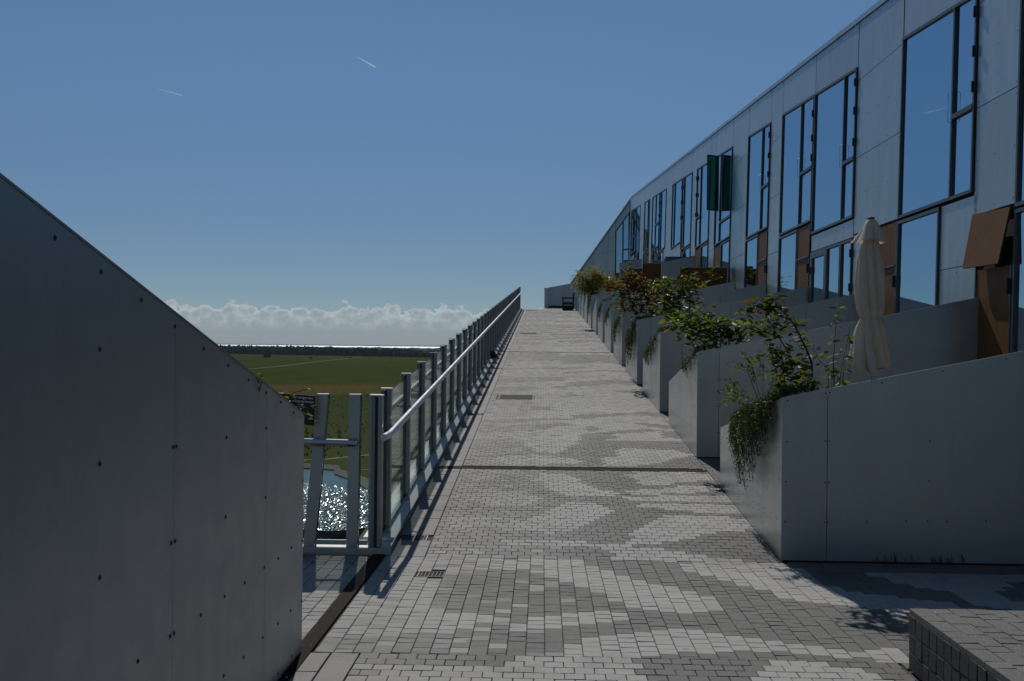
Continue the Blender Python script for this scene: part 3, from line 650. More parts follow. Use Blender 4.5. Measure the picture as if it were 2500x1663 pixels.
# ------------------------------------------------------------------ glass fence
def fence_post(x, y, z, parent, ax, top=1.28, lean=0.0):
    """ax='y': fence runs along Y (post deep in X); ax='x': runs along X"""
    if ax == 'y':
        o = MB().prism([(x-.002, y-.045, z), (x+.030, y-.045, z), (x+.030, y+.045, z), (x-.002, y+.045, z)], [(x-.002, y-.045, z+top), (x+.030, y-.045, z+top), (x+.030, y+.045, z+top), (x-.002, y+.045, z+top)]).ob('post', M['post_dark'], parent)
        MB().box(x-.056, x-.027, y-.045, y+.045, z, z+top-.012).ob('outer_strip', M['glassedge'], o)
        MB().box(x-.0268, x-.0022, y-.04, y+.04, z, z+top-.014).ob('gasket', M['rubber'], o)
        MB().box(x-.06, x+.034, y-.049, y+.049, z+top+.0005, z+top+.007).ob('cap', M['bright'], o)
    else:
        o = MB().prism([(x-.045, y, z), (x+.045, y, z), (x+.045, y+.05, z), (x-.045, y+.05, z)], [(x-.045+lean, y, z+top), (x+.045+lean, y, z+top), (x+.045+lean, y+.05, z+top), (x-.045+lean, y+.05, z+top)]).ob('post', M['post'], parent)
        MB().prism([(x-.040, y+.051, z), (x+.052, y+.051, z), (x+.052, y+.062, z), (x-.040, y+.062, z)], [(x-.040+lean, y+.051, z+top-.005), (x+.052+lean, y+.051, z+top-.005), (x+.052+lean, y+.062, z+top-.005), (x-.040+lean, y+.062, z+top-.005)]).ob('gasket', M['rubber'], o)
        MB().box(x-.047+lean, x+.047+lean, y-.002, y+.064, z+top+.0005, z+top+.008).ob('cap', M['bright'], o)
    return o
M['glassedge'] = aluminium('teal_glass_edge', (.16, .225, .21), .30, .4, .02, .1)
fence = thing('glass_fence', 'long glass and metal fence with round handrail along the left edge of the ramp', 'fence', (0, 0, 0))
FX_ = -1.33; ys = [8.70, 9.20]; 
while ys[-1] < 61.2: ys.append(ys[-1]+1.32)
ys.append(62.35)
led = MB(); ring = lambda y, za, zb: [(-1.223, y, RZ(y)+za), (-1.223, y, RZ(y)+zb), (-1.50, y, RZ(y)+zb), (-1.50, y, RZ(y)+za)]
for a, b_ in zip([8.995]+ys[1:], ys[1:]): led.prism(ring(a+.002, -.2, .045), ring(b_-.002, -.2, .045))
led.ob('base_ledge', M['ledge'], fence)
kb = MB()
for y_a, y_b in ((8.631, 62.35),): kb.prism([(-1.222, y_a, RZ(y_a)-.05), (-1.212, y_a, RZ(y_a)-.05), (-1.212, y_a, RZ(y_a)+.06), (-1.222, y_a, RZ(y_a)+.06)], [(-1.222, y_b, RZ(y_b)-.05), (-1.212, y_b, RZ(y_b)-.05), (-1.212, y_b, RZ(y_b)+.06), (-1.222, y_b, RZ(y_b)+.06)])
kb.ob('kerb_edge', M['frame'], fence)
for y_ in ys: fence_post(FX_, y_, RZ(y_)+.045, fence, 'y', 1.235)
for a, b_ in zip(ys, ys[1:]):
    a2, b2 = a+.05, b_-.05
    MB().prism([(FX_-.014, a2, RZ(a2)+.10), (FX_-.003, a2, RZ(a2)+.10), (FX_-.003, b2, RZ(b2)+.10), (FX_-.014, b2, RZ(b2)+.10)],
               [(FX_-.014, a2, RZ(a2)+1.235), (FX_-.003, a2, RZ(a2)+1.235), (FX_-.003, b2, RZ(b2)+1.235), (FX_-.014, b2, RZ(b2)+1.235)]).ob('glass_panel', M['glass'], fence)
    MB().prism([(FX_-.025, a2, RZ(a2)+.075), (FX_+.012, a2, RZ(a2)+.075), (FX_+.012, a2, RZ(a2)+.099), (FX_-.025, a2, RZ(a2)+.099)],
               [(FX_-.025, b2, RZ(b2)+.075), (FX_+.012, b2, RZ(b2)+.075), (FX_+.012, b2, RZ(b2)+.099), (FX_-.025, b2, RZ(b2)+.099)]).ob('glass_clamp', M['frame'], fence)
    MB().tube([(FX_+.03, a, RZ(a)+.95), (-1.225, a, RZ(a)+.965)], .011, 6).ob('rail_bracket', M['bright'], fence)
MB().tube([(-1.222, 8.24, .985), (-1.222, 8.57, .985), (-1.222, 62.5, RZ(62.5)+.985)], .028, 16).ob('handrail', M['alu_rail'], fence, smooth=False)
# short end fence across the corner
ef = thing('glass_fence', 'short glass fence of three wide leaning posts beside the near left wall', 'fence', (0, 0, 0))
MB().box(-3.2, -1.224, 8.63, 8.99, -.2, .04).ob('base_ledge', M['ledge'], ef)
MB().box(-3.2, -1.212, 8.617, 8.6295, -.05, .055).ob('kerb_edge', M['post'], ef)
for x_, ln in ((-2.30, .12), (-1.90, .10), (-1.546, .012), (-1.367, 0.0)): fence_post(x_, 8.70, .04, ef, 'x', 1.25, ln)
MB().box(-1.415, -1.352, 8.77, 8.785, .045, 1.28).ob('glass_edge_strip', M['glassedge'], ef)
for x0, x1, l0, l1 in ((-2.9, -2.35, .1, .12), (-2.25, -1.95, .12, .10), (-1.85, -1.596, .10, .012), (-1.496, -1.42, .012, 0)):
    MB().prism([(x0, 8.722, .1), (x1, 8.722, .1), (x1, 8.733, .1), (x0, 8.733, .1)], [(x0+l0, 8.722, 1.262), (x1+l1, 8.722, 1.262), (x1+l1, 8.733, 1.262), (x0+l0, 8.733, 1.262)]).ob('glass_panel', M['glass'], ef)
    MB().box(x0, x1, 8.712, 8.745, .06, .098).ob('glass_clamp', M['post'], ef)
MB().tube([(-3.1, 8.655, .93), (-1.50, 8.655, .905)], .025, 14).ob('handrail', M['alu_rail'], ef)
MB().box(-3.0, -1.52, 8.645, 8.665, .872, .880).ob('light_strip', M['frame'], ef)

# sign on the end fence
M_sign = thing('notice_board', 'black notice board with white lettering fixed to the glass by the near left wall', 'sign', (-1.835, 8.60, 0))
sb = MB().prism([(-.46, 0, 1.07), (-.012, 0, 1.045), (-.012, .008, 1.045), (-.46, .008, 1.07)], [(-.46, 0, 1.315), (0, 0, 1.285), (0, .008, 1.285), (-.46, .008, 1.315)]).ob('board', M['sign'], M_sign)
def text(s, x, z, size, align, parent, mat, rot=-.065):
    c = bpy.data.curves.new('t', 'FONT'); c.body = s; c.size = size; c.align_x = align; c.offset = .0004
    o = bpy.data.objects.new('t', c); COL.objects.link(o); bpy.context.view_layer.update()
    d = bpy.data.meshes.new_from_object(o.evaluated_get(bpy.context.evaluated_depsgraph_get())); bpy.data.objects.remove(o)
    d.materials.clear(); d.materials.append(mat); q = ob('lettering', d, parent); q.location = (x, -.002, z); q.rotation_euler = (R(90), rot*-1, 0); return q
text('Gå venligst ikke', -.020, 1.256, .026, 'RIGHT', M_sign, M['white'])
text('ud og tag hensyn', -.012, 1.226, .026, 'RIGHT', M_sign, M['white'])
text('we', -.030, 1.123, .026, 'RIGHT', M_sign, M['white'])
text('do', -.020, 1.095, .026, 'RIGHT', M_sign, M['white'])
text('Please', -.24, 1.137, .026, 'RIGHT', M_sign, M['white'])
MB().prism([(-.45, -.0015, 1.212), (-.012, -.0015, 1.187), (-.012, .001, 1.187), (-.45, .001, 1.212)], [(-.45, -.0015, 1.2145), (-.012, -.0015, 1.1895), (-.012, .001, 1.1895), (-.45, .001, 1.2145)]).ob('rule', M['chalk'], M_sign)
# small black bundle at the fence foot
bb = MB(); crown(bb, (0, 0, .09), .09, .09, random.Random(2), 2); crown(bb, (.05, .12, .05), .07, .05, random.Random(4), 2)
o = bb.ob('cloth_bundle', M['rubber'], smooth=True); o.location = (-1.27, 27.2, RZ(27.2)+.05); tag(o, 'small black bundle lying at the foot of the long glass fence', 'bag')

# ------------------------------------------------------------------ left near wall
lw = thing('planter_wall', 'large dark grey metal planter wall filling the near left of the view', 'planter wall', (0, 0, 0))
def zt(y): return 1.315+.2365*(5.85-y)
core = MB(); core.prism([(-1.325, 5.84, 0), (-1.325, -2, 0), (-2.4, -2, 0), (-2.4, 5.84, 0)], [(-1.325, 5.84, zt(5.85)-.02), (-1.325, -2, zt(-2)-.02), (-2.4, -2, zt(-2)-.02), (-2.4, 5.84, zt(5.85)-.02)]); core.ob('core', M['dark'], lw)
for a, b_ in ((5.85, 5.052), (5.05, 3.772), (3.77, 2.2), (2.197, .6), (.597, -2)):
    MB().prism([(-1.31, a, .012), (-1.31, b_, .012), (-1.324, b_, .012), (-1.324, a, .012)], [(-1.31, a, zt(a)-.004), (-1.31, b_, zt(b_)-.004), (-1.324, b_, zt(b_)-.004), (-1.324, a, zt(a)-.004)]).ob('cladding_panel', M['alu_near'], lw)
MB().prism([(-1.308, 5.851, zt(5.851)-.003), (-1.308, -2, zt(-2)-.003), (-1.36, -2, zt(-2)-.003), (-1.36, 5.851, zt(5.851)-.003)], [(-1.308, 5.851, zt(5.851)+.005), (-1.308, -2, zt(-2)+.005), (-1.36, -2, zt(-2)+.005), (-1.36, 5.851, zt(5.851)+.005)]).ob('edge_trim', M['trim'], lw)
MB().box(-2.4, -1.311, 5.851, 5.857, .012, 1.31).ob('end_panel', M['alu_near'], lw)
rv = MB()
for y_, z_ in [(2.82,1.98),(3.12,1.91),(3.44,1.84),(3.76,1.76),(4.09,1.68),(4.41,1.61),(4.72,1.54),(5.03,1.47),(5.32,1.41),(5.59,1.34),(3.12,1.68),(4.4,1.31),(5.04,1.3),(3.76,1.33),(3.79,1.33),(3.13,1.34),(5.04,.97),(4.4,.98),(3.79,.99),(3.75,.99),(3.14,1.0),(5.03,.64),(5.3,.63),(5.58,.63),(4.4,.65),(4.7,.64),(4.09,.65),(5.58,.3),(5.31,.3),(3.79,.66),(3.75,.66),(5.02,.31),(4.7,.31),(3.45,.66),(4.4,.32),(5.61,.05),(5.32,.05),(5.835,.95),(5.835,.62),(5.835,.29),(2.5,1.68),(2.5,1.34),(2.5,1.0),(2.5,.66),(3.14,.32),(3.77,.31)]:
    rv.dome((-1.3098, y_, z_), (1, 0, 0), .0095, .006, 10)
rv.ob('rivet', M['rivet'], lw, stuff=True)

# ------------------------------------------------------------------ planters on the right
ORD = ['nearest', 'second', 'third', 'fourth', 'fifth', 'sixth', 'seventh', 'eighth', 'ninth', 'tenth', 'eleventh', 'twelfth', 'thirteenth']
EXTRA = ['with a thick creeper over its corner', 'with its long sloping side in the sun', 'with a little creeper on its slope', 'with a creeper hanging down its side', 'with a narrow creeper on its side', 'below the brown wooden screen', 'halfway up the ramp', 'under the tall grey screen with the blue tub', 'small in the distance', 'small in the distance', 'near the top of the ramp', 'near the top of the ramp', 'last one before the top of the ramp']
RIV1 = [(1.97,.96),(2.275,.97),(2.305,.97),(3.1,.98),(1.965,.64),(2.275,.64),(2.305,.64),(3.1,.66),(1.96,.32),(2.275,.32),(2.30,.32),(2.61,.33),(2.92,.34),(3.09,.34),(3.24,.34),(3.55,.35),(1.97,1.29),(2.275,1.35),(2.305,1.36),(2.72,1.44),(3.2,1.54),(3.7,1.64)]
RIVS = [(8.96,1.24),(8.7,1.28),(8.72,.97),(9.98,.57),(9.24,.61),(8.73,.64),(11.21,.31),(10.97,.31),(10.73,.31),(10.48,.31),(10.23,.32),(9.98,.32),(9.72,.32),(9.49,.32),(9.25,.33),(9.0,.33),(10.98,.21),(10.75,.22),(10.48,.23),(10.24,.24),(9.98,.25),(9.74,.26),(9.5,.28),(9.26,.29),(8.76,.32),(9.4,1.12),(9.9,1.03),(10.4,.94),(10.9,.85),(11.4,.76)]
LEN = 2.95
def planter(k, yk):
    z0 = RZ(yk); zr = lambda y: RZ(y)
    t_ = thing('planter', '%s aluminium planter beside the ramp, %s' % (ORD[k], EXTRA[k]), 'planter', (0, 0, 0), 'planters stepping up the ramp')
    ft = lambda x: z0+1.315+.2065*(x-XR)                     # front wall top
    stp = lambda y: z0+1.315+(-.465/LEN)*(y-yk)*1.0             # side wall top
    xe = 5.395
    # core: front trough and side trough
    c = MB(); i_ = .012
    c.prism([(XR+i_, yk+i_, z0), (xe, yk+i_, z0), (xe, yk+.5, z0), (XR+i_, yk+.5, z0)], [(XR+i_, yk+i_, ft(XR)-.06), (xe, yk+i_, ft(xe)-.06), (xe, yk+.5, ft(xe)-.06), (XR+i_, yk+.5, ft(XR)-.06)])
    yb = yk+LEN
    c.prism([(XR+i_, yk+.502, z0), (XR+.5, yk+.502, z0), (XR+.5, yb-i_, z0), (XR+i_, yb-i_, z0)], [(XR+i_, yk+.502, stp(yk+.5)-.06), (XR+.5, yk+.502, stp(yk+.5)-.06), (XR+.5, yb-i_, stp(yb)-.06), (XR+i_, yb-i_, stp(yb)-.06)])
    c.ob('trough', M['soil'], t_)
    # terrace floor behind
    MB().box(XR+.51, xe, yk+.51, PK[k+1]-.001 if k+1 < len(PK) else yk+4, z0-.1, z0+.28).ob('terrace_floor', M['base'], t_)
    seams = [XR, 2.29, 4.3, xe] if k % 2 == 0 else [XR, 2.2, 3.8, xe]
    g = .0025
    for a, b_ in zip(seams, seams[1:]):
        a2 = a+(g if a > XR else 0); b2 = b_-g
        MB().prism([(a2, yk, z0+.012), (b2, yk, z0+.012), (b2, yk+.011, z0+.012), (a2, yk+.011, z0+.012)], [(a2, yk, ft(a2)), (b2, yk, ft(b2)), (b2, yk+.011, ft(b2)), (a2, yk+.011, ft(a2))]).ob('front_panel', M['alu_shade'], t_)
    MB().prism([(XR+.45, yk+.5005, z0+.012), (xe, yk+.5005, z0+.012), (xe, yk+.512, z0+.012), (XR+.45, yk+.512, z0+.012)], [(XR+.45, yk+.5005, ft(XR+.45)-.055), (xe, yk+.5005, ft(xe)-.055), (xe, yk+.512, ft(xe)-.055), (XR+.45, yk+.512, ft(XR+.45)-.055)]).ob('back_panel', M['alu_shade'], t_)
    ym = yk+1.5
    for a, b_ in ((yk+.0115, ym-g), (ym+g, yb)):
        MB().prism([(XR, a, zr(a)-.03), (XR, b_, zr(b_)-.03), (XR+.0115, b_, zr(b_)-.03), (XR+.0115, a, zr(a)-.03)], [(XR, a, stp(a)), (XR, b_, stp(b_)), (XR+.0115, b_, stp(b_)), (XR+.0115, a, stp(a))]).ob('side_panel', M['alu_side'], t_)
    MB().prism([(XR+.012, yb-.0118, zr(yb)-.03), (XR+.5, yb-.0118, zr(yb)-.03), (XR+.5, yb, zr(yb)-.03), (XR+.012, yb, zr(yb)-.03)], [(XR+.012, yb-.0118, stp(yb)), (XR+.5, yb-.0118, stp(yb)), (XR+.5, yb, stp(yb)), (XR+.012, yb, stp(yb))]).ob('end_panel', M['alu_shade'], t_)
    if k < 6:
        b = MB()
        for x_, z_ in RIV1:
            if k and abs(x_-2.29) < .03: x_ += seams[1]-2.29
            b.dome((x_, yk-.0003, z0+z_), (0, -1, 0), .0068, .004, 8)
        for y_, z_ in RIVS:
            yy = y_-8.6+yk; zz = z0+z_
            if z_ < .345 and z_ > .18 and k: zz = zr(yy)+.35-(yy-yk)*.05
            if zz < stp(yy)-.03: b.dome((XR-.0003, yy, zz), (-1, 0, 0), .0065, .004, 6)
        b.ob('rivet', M['rivet'], t_, stuff=True)
    return t_
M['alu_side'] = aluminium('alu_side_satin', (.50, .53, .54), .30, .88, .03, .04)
for k, yk in enumerate(PK): planter(k, yk)
# end planter across the top of the ramp
ep = thing('planter', 'low aluminium planter wall closing the top of the ramp behind the bench', 'planter', (0, 0, 0), 'planters stepping up the ramp')
z_ = RZ(65)
MB().prism([(.36, 65.01, z_), (1.93, 65.01, z_), (1.93, 65.6, z_), (.36, 65.6, z_)], [(.36, 65.01, z_+1.2), (1.93, 65.01, z_+1.50), (1.93, 65.6, z_+1.50), (.36, 65.6, z_+1.2)]).ob('core', M['soil'], ep)
for a, b_ in ((.36, 1.2), (1.205, 3.2)):
    MB().prism([(a, 65, z_+.1), (b_, 65, z_+.1), (b_, 65.009, z_+.1), (a, 65.009, z_+.1)], [(a, 65, z_+1.22+.19*(a-.36)), (b_, 65, z_+1.22+.19*(b_-.36)), (b_, 65.009, z_+1.22+.19*(b_-.36)), (a, 65.009, z_+1.22+.19*(a-.36))]).ob('front_panel', M['alu_wall'], ep)
MB().box(.1, .357, 64.6, 65.6, z_-.05, z_+1.15).ob('end_pier', M['alu_wall'], ep)
MB().box(.085, .372, 64.58, 65.62, z_+1.151, z_+1.18).ob('pier_cap', M['bright'], ep)

# ------------------------------------------------------------------ facade
bld = thing('apartment_building', 'long aluminium clad apartment building with sloping roofline along the right side', 'building', (0, 0, 0))
XF, LE = 5.4, .02
def P(y, z, out=0.0): return (XF+LE*(z-3)-out, y, z)
ROOF = lambda y: S*(y-Y0)+6.70+.0045*(y-20)
TOP = lambda y: S*(y-Y0)+5.90+.0035*(y-15)
def quad(parent, name, mat, y0, y1, zb, zt_, o0, o1, stuff=False):
    """slab in facade plane; zb/zt_ number or function of y; o0 back, o1 front"""
    fb = zb if callable(zb) else (lambda y: zb); ft = zt_ if callable(zt_) else (lambda y: zt_)
    a = [(y0, fb(y0)), (y1, fb(y1)), (y1, ft(y1)), (y0, ft(y0))]
    return MB().prism([P(y, z, o0) for y, z in a], [P(y, z, o1) for y, z in a]).ob(name, mat, parent, stuff)
core = MB(); core.prism([(XF-.04+.0, 5, -1), (XF+9, 5, -1), (XF+9, 68.6, RZ(68.6)-1), (XF-.04, 68.6, RZ(68.6)-1)], [(XF+.04, 5, ROOF(5)-.03), (XF+9, 5, ROOF(5)-.03), (XF+9, 68.6, ROOF(68.6)-.03), (XF+.14, 68.6, ROOF(68.6)-.03)])
# lean-matched backing sheet
core.v[0] = (XF+LE*(-4)+.03, 5, -1); core.v[3] = (XF+LE*(RZ(68.6)-4)+.03, 68.6, RZ(68.6)-1)
core.v[4] = (XF+LE*(ROOF(5)-3)+.03, 5, ROOF(5)-.03); core.v[7] = (XF+LE*(ROOF(68.6)-3)+.03, 68.6, ROOF(68.6)-.03)
core.ob('wall_core', M['dark'], bld)
rvf = MB()
def panel(y0, y1, zb, zt_):
    g = .005
    quad(bld, 'cladding_panel', M['alu_wall'], y0+g, y1-g, (lambda y: (zb(y) if callable(zb) else zb)+g), (lambda y: (zt_(y) if callable(zt_) else zt_)-g), -.02, 0)
    if y0 > 45: return
    fb = zb if callable(zb) else (lambda y: zb); ft = zt_ if callable(zt_) else (lambda y: zt_)
    n = max(2, int((y1-y0)/.55)+1); ed = .07
    for i in range(n):
        y = y0+ed+(y1-y0-2*ed)*i/(n-1)
        if ft(y)-fb(y) < .2: continue
        rvf.dome(P(y, ft(y)-ed, .0003), (-1, 0, 0), .012, .006, 5); rvf.dome(P(y, fb(y)+ed, .0003), (-1, 0, 0), .012, .006, 5)
        m_ = int((ft(y)-fb(y))/.5)
        for j in range(1, m_):
            rvf.dome(P(y, fb(y)+ed+(ft(y)-fb(y)-2*ed)*j/m_, .0003), (-1, 0, 0), .012, .006, 5)
def joints(y0, y1, levels, zbot):
    lv = [zbot]+levels
    for a, b_ in zip(lv, lv[1:]): panel(y0, y1, a, b_)
    panel(y0, y1, lv[-1], ROOF)
def window(y0, y1, zb, zt_, mull=(), trans=(), hinge=None, fw=.045, name='window'):
    """mull: y positions; trans: (col index, z); y0 nearest"""
    fb = zb if callable(zb) else (lambda y: zb); ft = zt_ if callable(zt_) else (lambda y: zt_)
    fr = MB()
    def bar(a, b_, z0, z1, o=.028):
        f0 = z0 if callable(z0) else (lambda y: z0); f1 = z1 if callable(z1) else (lambda y: z1)
        q = [(a, f0(a)), (b_, f0(b_)), (b_, f1(b_)), (a, f1(a))]; fr.prism([P(y, z, -.025) for y, z in q], [P(y, z, o) for y, z in q])
    bar(y0, y0+fw, fb, ft); bar(y1-fw, y1, fb, ft)
    bar(y0+fw, y1-fw, fb, lambda y: fb(y)+fw); bar(y0+fw, y1-fw, lambda y: ft(y)-fw, ft)
    ed = [y0+fw]+[v for m_ in sorted(mull) for v in (m_-fw/2, m_+fw/2)]+[y1-fw]
    for m_ in mull: bar(m_-fw/2, m_+fw/2, lambda y: fb(y)+fw, lambda y: ft(y)-fw, .031)
    cells = []
    for c in range(len(ed)//2):
        a, b_ = ed[2*c], ed[2*c+1]; zs = [z for (ci, z) in trans if ci == c]
        lo = lambda y: fb(y)+fw
        for z in sorted(zs):
            bar(a, b_, z-fw*.7, z+fw*.7, .036); cells.append((a, b_, lo, (lambda y, z=z: z-fw*.7))); lo = (lambda y, z=z: z+fw*.7)
        cells.append((a, b_, lo, lambda y: ft(y)-fw))
    w_ = fr.ob(name, M['frame'], bld)
    for a, b_, l_, t2 in cells: quad(w_, 'pane', M['pane'], a, b_, l_, t2, -.012, -.004)
    if hinge:
        for (hy, zs) in hinge:
            for z in zs:
                q = [(hy-.012, z-.07), (hy+.012, z-.07), (hy+.012, z+.07), (hy-.012, z+.07)]
                MB().prism([P(y, zz, .03) for y, zz in q], [P(y, zz, .055) for y, zz in q]).ob('hinge', M['rubber'], w_)
    if trans and mull:
        c, z = trans[0]; m_ = sorted(mull)[0] if c == 0 else sorted(mull)[-1]
        MB().tube([P(m_, z+.35, .035), P(m_, z+.33, .075), P(m_, z-.05, .075), P(m_, z-.07, .035)], .004, 5).ob('handle', M['frame'], w_)
    return w_
def door(y0, y1, zb, zt_, split=None):
    segs = [(zb, split-.012), (split+.012, zt_)] if split else [(zb, zt_)]
    f = MB()
    q = [(y0-.0, zb), (y0+.035, zb), (y0+.035, zt_), (y0, zt_)]; f.prism([P(y, z, -.02) for y, z in q], [P(y, z, .02) for y, z in q])
    q = [(y1-.035, zb), (y1, zb), (y1, zt_), (y1-.035, zt_)]; f.prism([P(y, z, -.02) for y, z in q], [P(y, z, .02) for y, z in q])
    if split:
        q = [(y0+.036, split-.015), (y1-.036, split-.015), (y1-.036, split+.015), (y0+.036, split+.015)]; f.prism([P(y, z, -.018) for y, z in q], [P(y, z, .03) for y, z in q])
    d_ = f.ob('door', M['frame'], bld)
    for a, b_ in segs:
        n = 3
        for i in range(n):
            ya = y0+.038+(y1-y0-.076)*i/n; yb_ = y0+.038+(y1-y0-.076)*(i+1)/n-.003
            quad(d_, 'board', M['wood'], ya, yb_, a+.004, b_-.004, -.018, .008)
    for hz in (zb+.3, (split or zt_)-.25): 
        q = [(y0-.0, hz-.09), (y0+.03, hz-.09), (y0+.03, hz+.09), (y0, hz+.09)]; MB().prism([P(y, z, .021) for y, z in q], [P(y, z, .06) for y, z in q]).ob('hinge', M['rubber'], d_)
    return d_
FL = lambda y: RZ(y)+.25    # sill-level of terraces
# ---- units, near to far
quad(bld, 'plinth', M['alu_shade'], 5.0, 8.59, .02, .385, -.02, .002); panel(5.0, 7.2, 0.40, 3.2); panel(5.0, 7.2, 3.2, ROOF)
window(7.2, 9.9, 3.1, TOP, (9.2,)); window(7.2, 9.0, .4, 3.0); door(9.05, 9.9, .4, 3.0, 2.4); panel(7.2, 9.9, TOP, ROOF)
panel(9.9, 10.5, .4, 3.4); panel(9.9, 10.5, 3.4, ROOF)
window(10.5, 12.33, 3.36, TOP, (11.2,)); panel(10.5, 12.33, TOP, ROOF); window(10.5, 12.33, .5, 3.33)
joints(12.36, 13.55, [4.76, 6.08], 3.41); panel(13.45, 14.66, 2.80, 3.67); panel(13.45, 14.66, .6, 2.80)
door(12.38, 13.42, .55, 2.71)
# raised awning shutter over that door
aw = ob('awning_shutter', MB().prism([(5.38, 12.39, 3.36), (5.38, 12.39+1.03, 3.40), (5.298, 13.52, 2.74), (5.290, 12.50, 2.72)], [(5.35, 12.37, 3.37), (5.35, 13.44, 3.41), (5.268, 13.54, 2.745), (5.26, 12.48, 2.725)]).mesh('awning_shutter', M['wood']), bld)
aw['label'] = 'raised brown shutter tilted out over the nearest door'
window(13.58, 16.38, 3.71, TOP, (14.31,), ((0, 4.81),), [(13.60, (6.0, 5.5, 5.05))]); panel(13.57, 16.38, TOP, ROOF)
window(14.68, 16.38, .9, 3.67); door(16.42, 17.28, .9, 3.68, 3.01)
joints(16.42, 18.74, [5.05, 6.40], 3.72); panel(17.32, 18.74, 1.0, 3.70)
window(18.78, 21.66, 4.03, TOP, (19.5,), ((0, 5.085),), [(18.80, (6.4, 5.9, 5.35))]); panel(18.77, 21.68, TOP, ROOF)
panel(18.77, 21.68, 3.68, 4.0); window(18.78, 19.48, 1.2, 3.66, hinge=[(18.79, (2.8, 3.4))]); window(19.5, 20.44, 1.2, 3.66); window(20.46, 21.64, 1.2, 3.66, fw=.13, hinge=[(21.6, (2.4, 3.3))], name='glazed_door')
window(21.72, 24.6, 4.31, TOP, (22.75,), ((0, 5.42),), [(21.74, (6.5, 6.0, 5.6))]); panel(21.70, 24.62, TOP, ROOF)
door(21.78, 22.84, 1.4, 4.27, 3.61); window(22.87, 24.6, 1.4, 4.27)
joints(24.64, 25.88, [3.97, 5.31, 6.66], 1.6)
window(25.92, 28.7, 4.65, TOP, (26.8,), ((0, 5.73),), [(25.94, (6.9, 6.4, 5.95))]); panel(25.9, 28.72, TOP, ROOF)
door(25.94, 27.0, 1.8, 4.60, 3.9); window(27.04, 28.7, 1.8, 4.61)
joints(28.74, 31.12, [4.28, 5.63, 6.99], 2.0)
window(31.16, 34.05, 4.97, TOP, (33.1,), ((0, 5.6),)); panel(31.14, 34.07, TOP, ROOF)
window(31.16, 32.66, 2.2, 4.92); door(32.7, 34.02, 2.2, 4.92, 4.2)
joints(34.09, 35.26, [4.89, 6.24, 7.58], 2.2)
window(35.3, 38.3, 5.28, TOP, (37.3,), ((1, 6.34),), [(38.26, (7.8, 7.2, 6.5))]); panel(35.28, 38.32, TOP, ROOF)
window(35.3, 36.82, 2.5, 5.23); door(36.86, 38.1, 2.5, 5.23, 4.5)
joints(38.34, 39.56, [5.21, 6.57, 7.92], 2.7)
window(39.6, 42.42, 5.58, TOP, (41.75,), ((1, 6.7),), [(42.4, (8.1, 7.5, 6.9))]); window(42.46, 45.65, 5.93, TOP, (44.8,)); panel(39.58, 45.67, TOP, ROOF)
window(39.6, 41.2, 2.8, 5.53); door(41.25, 42.4, 2.8, 5.53); panel(42.45, 45.67, 4.4, 5.90); panel(42.45, 45.67, 3.0, 4.4)
joints(45.70, 47.95, [5.57, 6.93, 8.28], 3.2)
window(48.0, 50.75, 6.24, TOP, (50.0,), ((1, 7.4),), [(50.7, (8.6, 8.0))]); window(50.8, 54.1, 6.57, TOP, (52.4,), ((0, 7.72),)); panel(47.97, 54.12, TOP, ROOF)
window(48.6, 50.0, 3.3, 6.18); door(50.05, 50.75, 3.3, 6.18); window(50.8, 53.2, 3.4, 6.5); door(53.25, 54.1, 3.4, 6.5); panel(47.97, 48.57, 3.3, 6.2)
joints(54.14, 55.45, [6.2, 7.55, 8.9], 3.6)
window(55.5, 58.35, 6.9, TOP, (56.3,), ((0, 8.0),)); panel(55.47, 58.37, TOP, ROOF); window(56.4, 58.35, 3.8, 6.85); door(55.5, 56.35, 3.8, 6.85)
joints(58.4, 60.95, [6.5, 7.85, 9.2], 3.9)
window(61.0, 63.5, 7.2, TOP); window(63.55, 67.1, 7.5, TOP, (65.6,), ((0, 8.5),)); panel(60.97, 67.12, TOP, ROOF)
door(61.4, 62.4, 4.1, 7.15); window(62.45, 64.6, 4.1, 7.15); panel(64.65, 67.1, 4.3, 7.4)
joints(67.15, 68.55, [6.9, 8.3, 9.6], 4.4)
rvf.ob('rivet', M['rivet'], bld, stuff=True)
# roof coping
for a in range(5, 68, 3):
    b_ = min(a+3, 68.6); g = .006
    MB().prism([P(a+g, ROOF(a)+.0, .03), P(b_-g, ROOF(b_), .03), P(b_-g, ROOF(b_), -.35), P(a+g, ROOF(a), -.35)], [P(a+g, ROOF(a)+.09, .03), P(b_-g, ROOF(b_)+.09, .03), P(b_-g, ROOF(b_)+.09, -.35), P(a+g, ROOF(a)+.09, -.35)]).ob('coping', M['alu_wall'], bld)
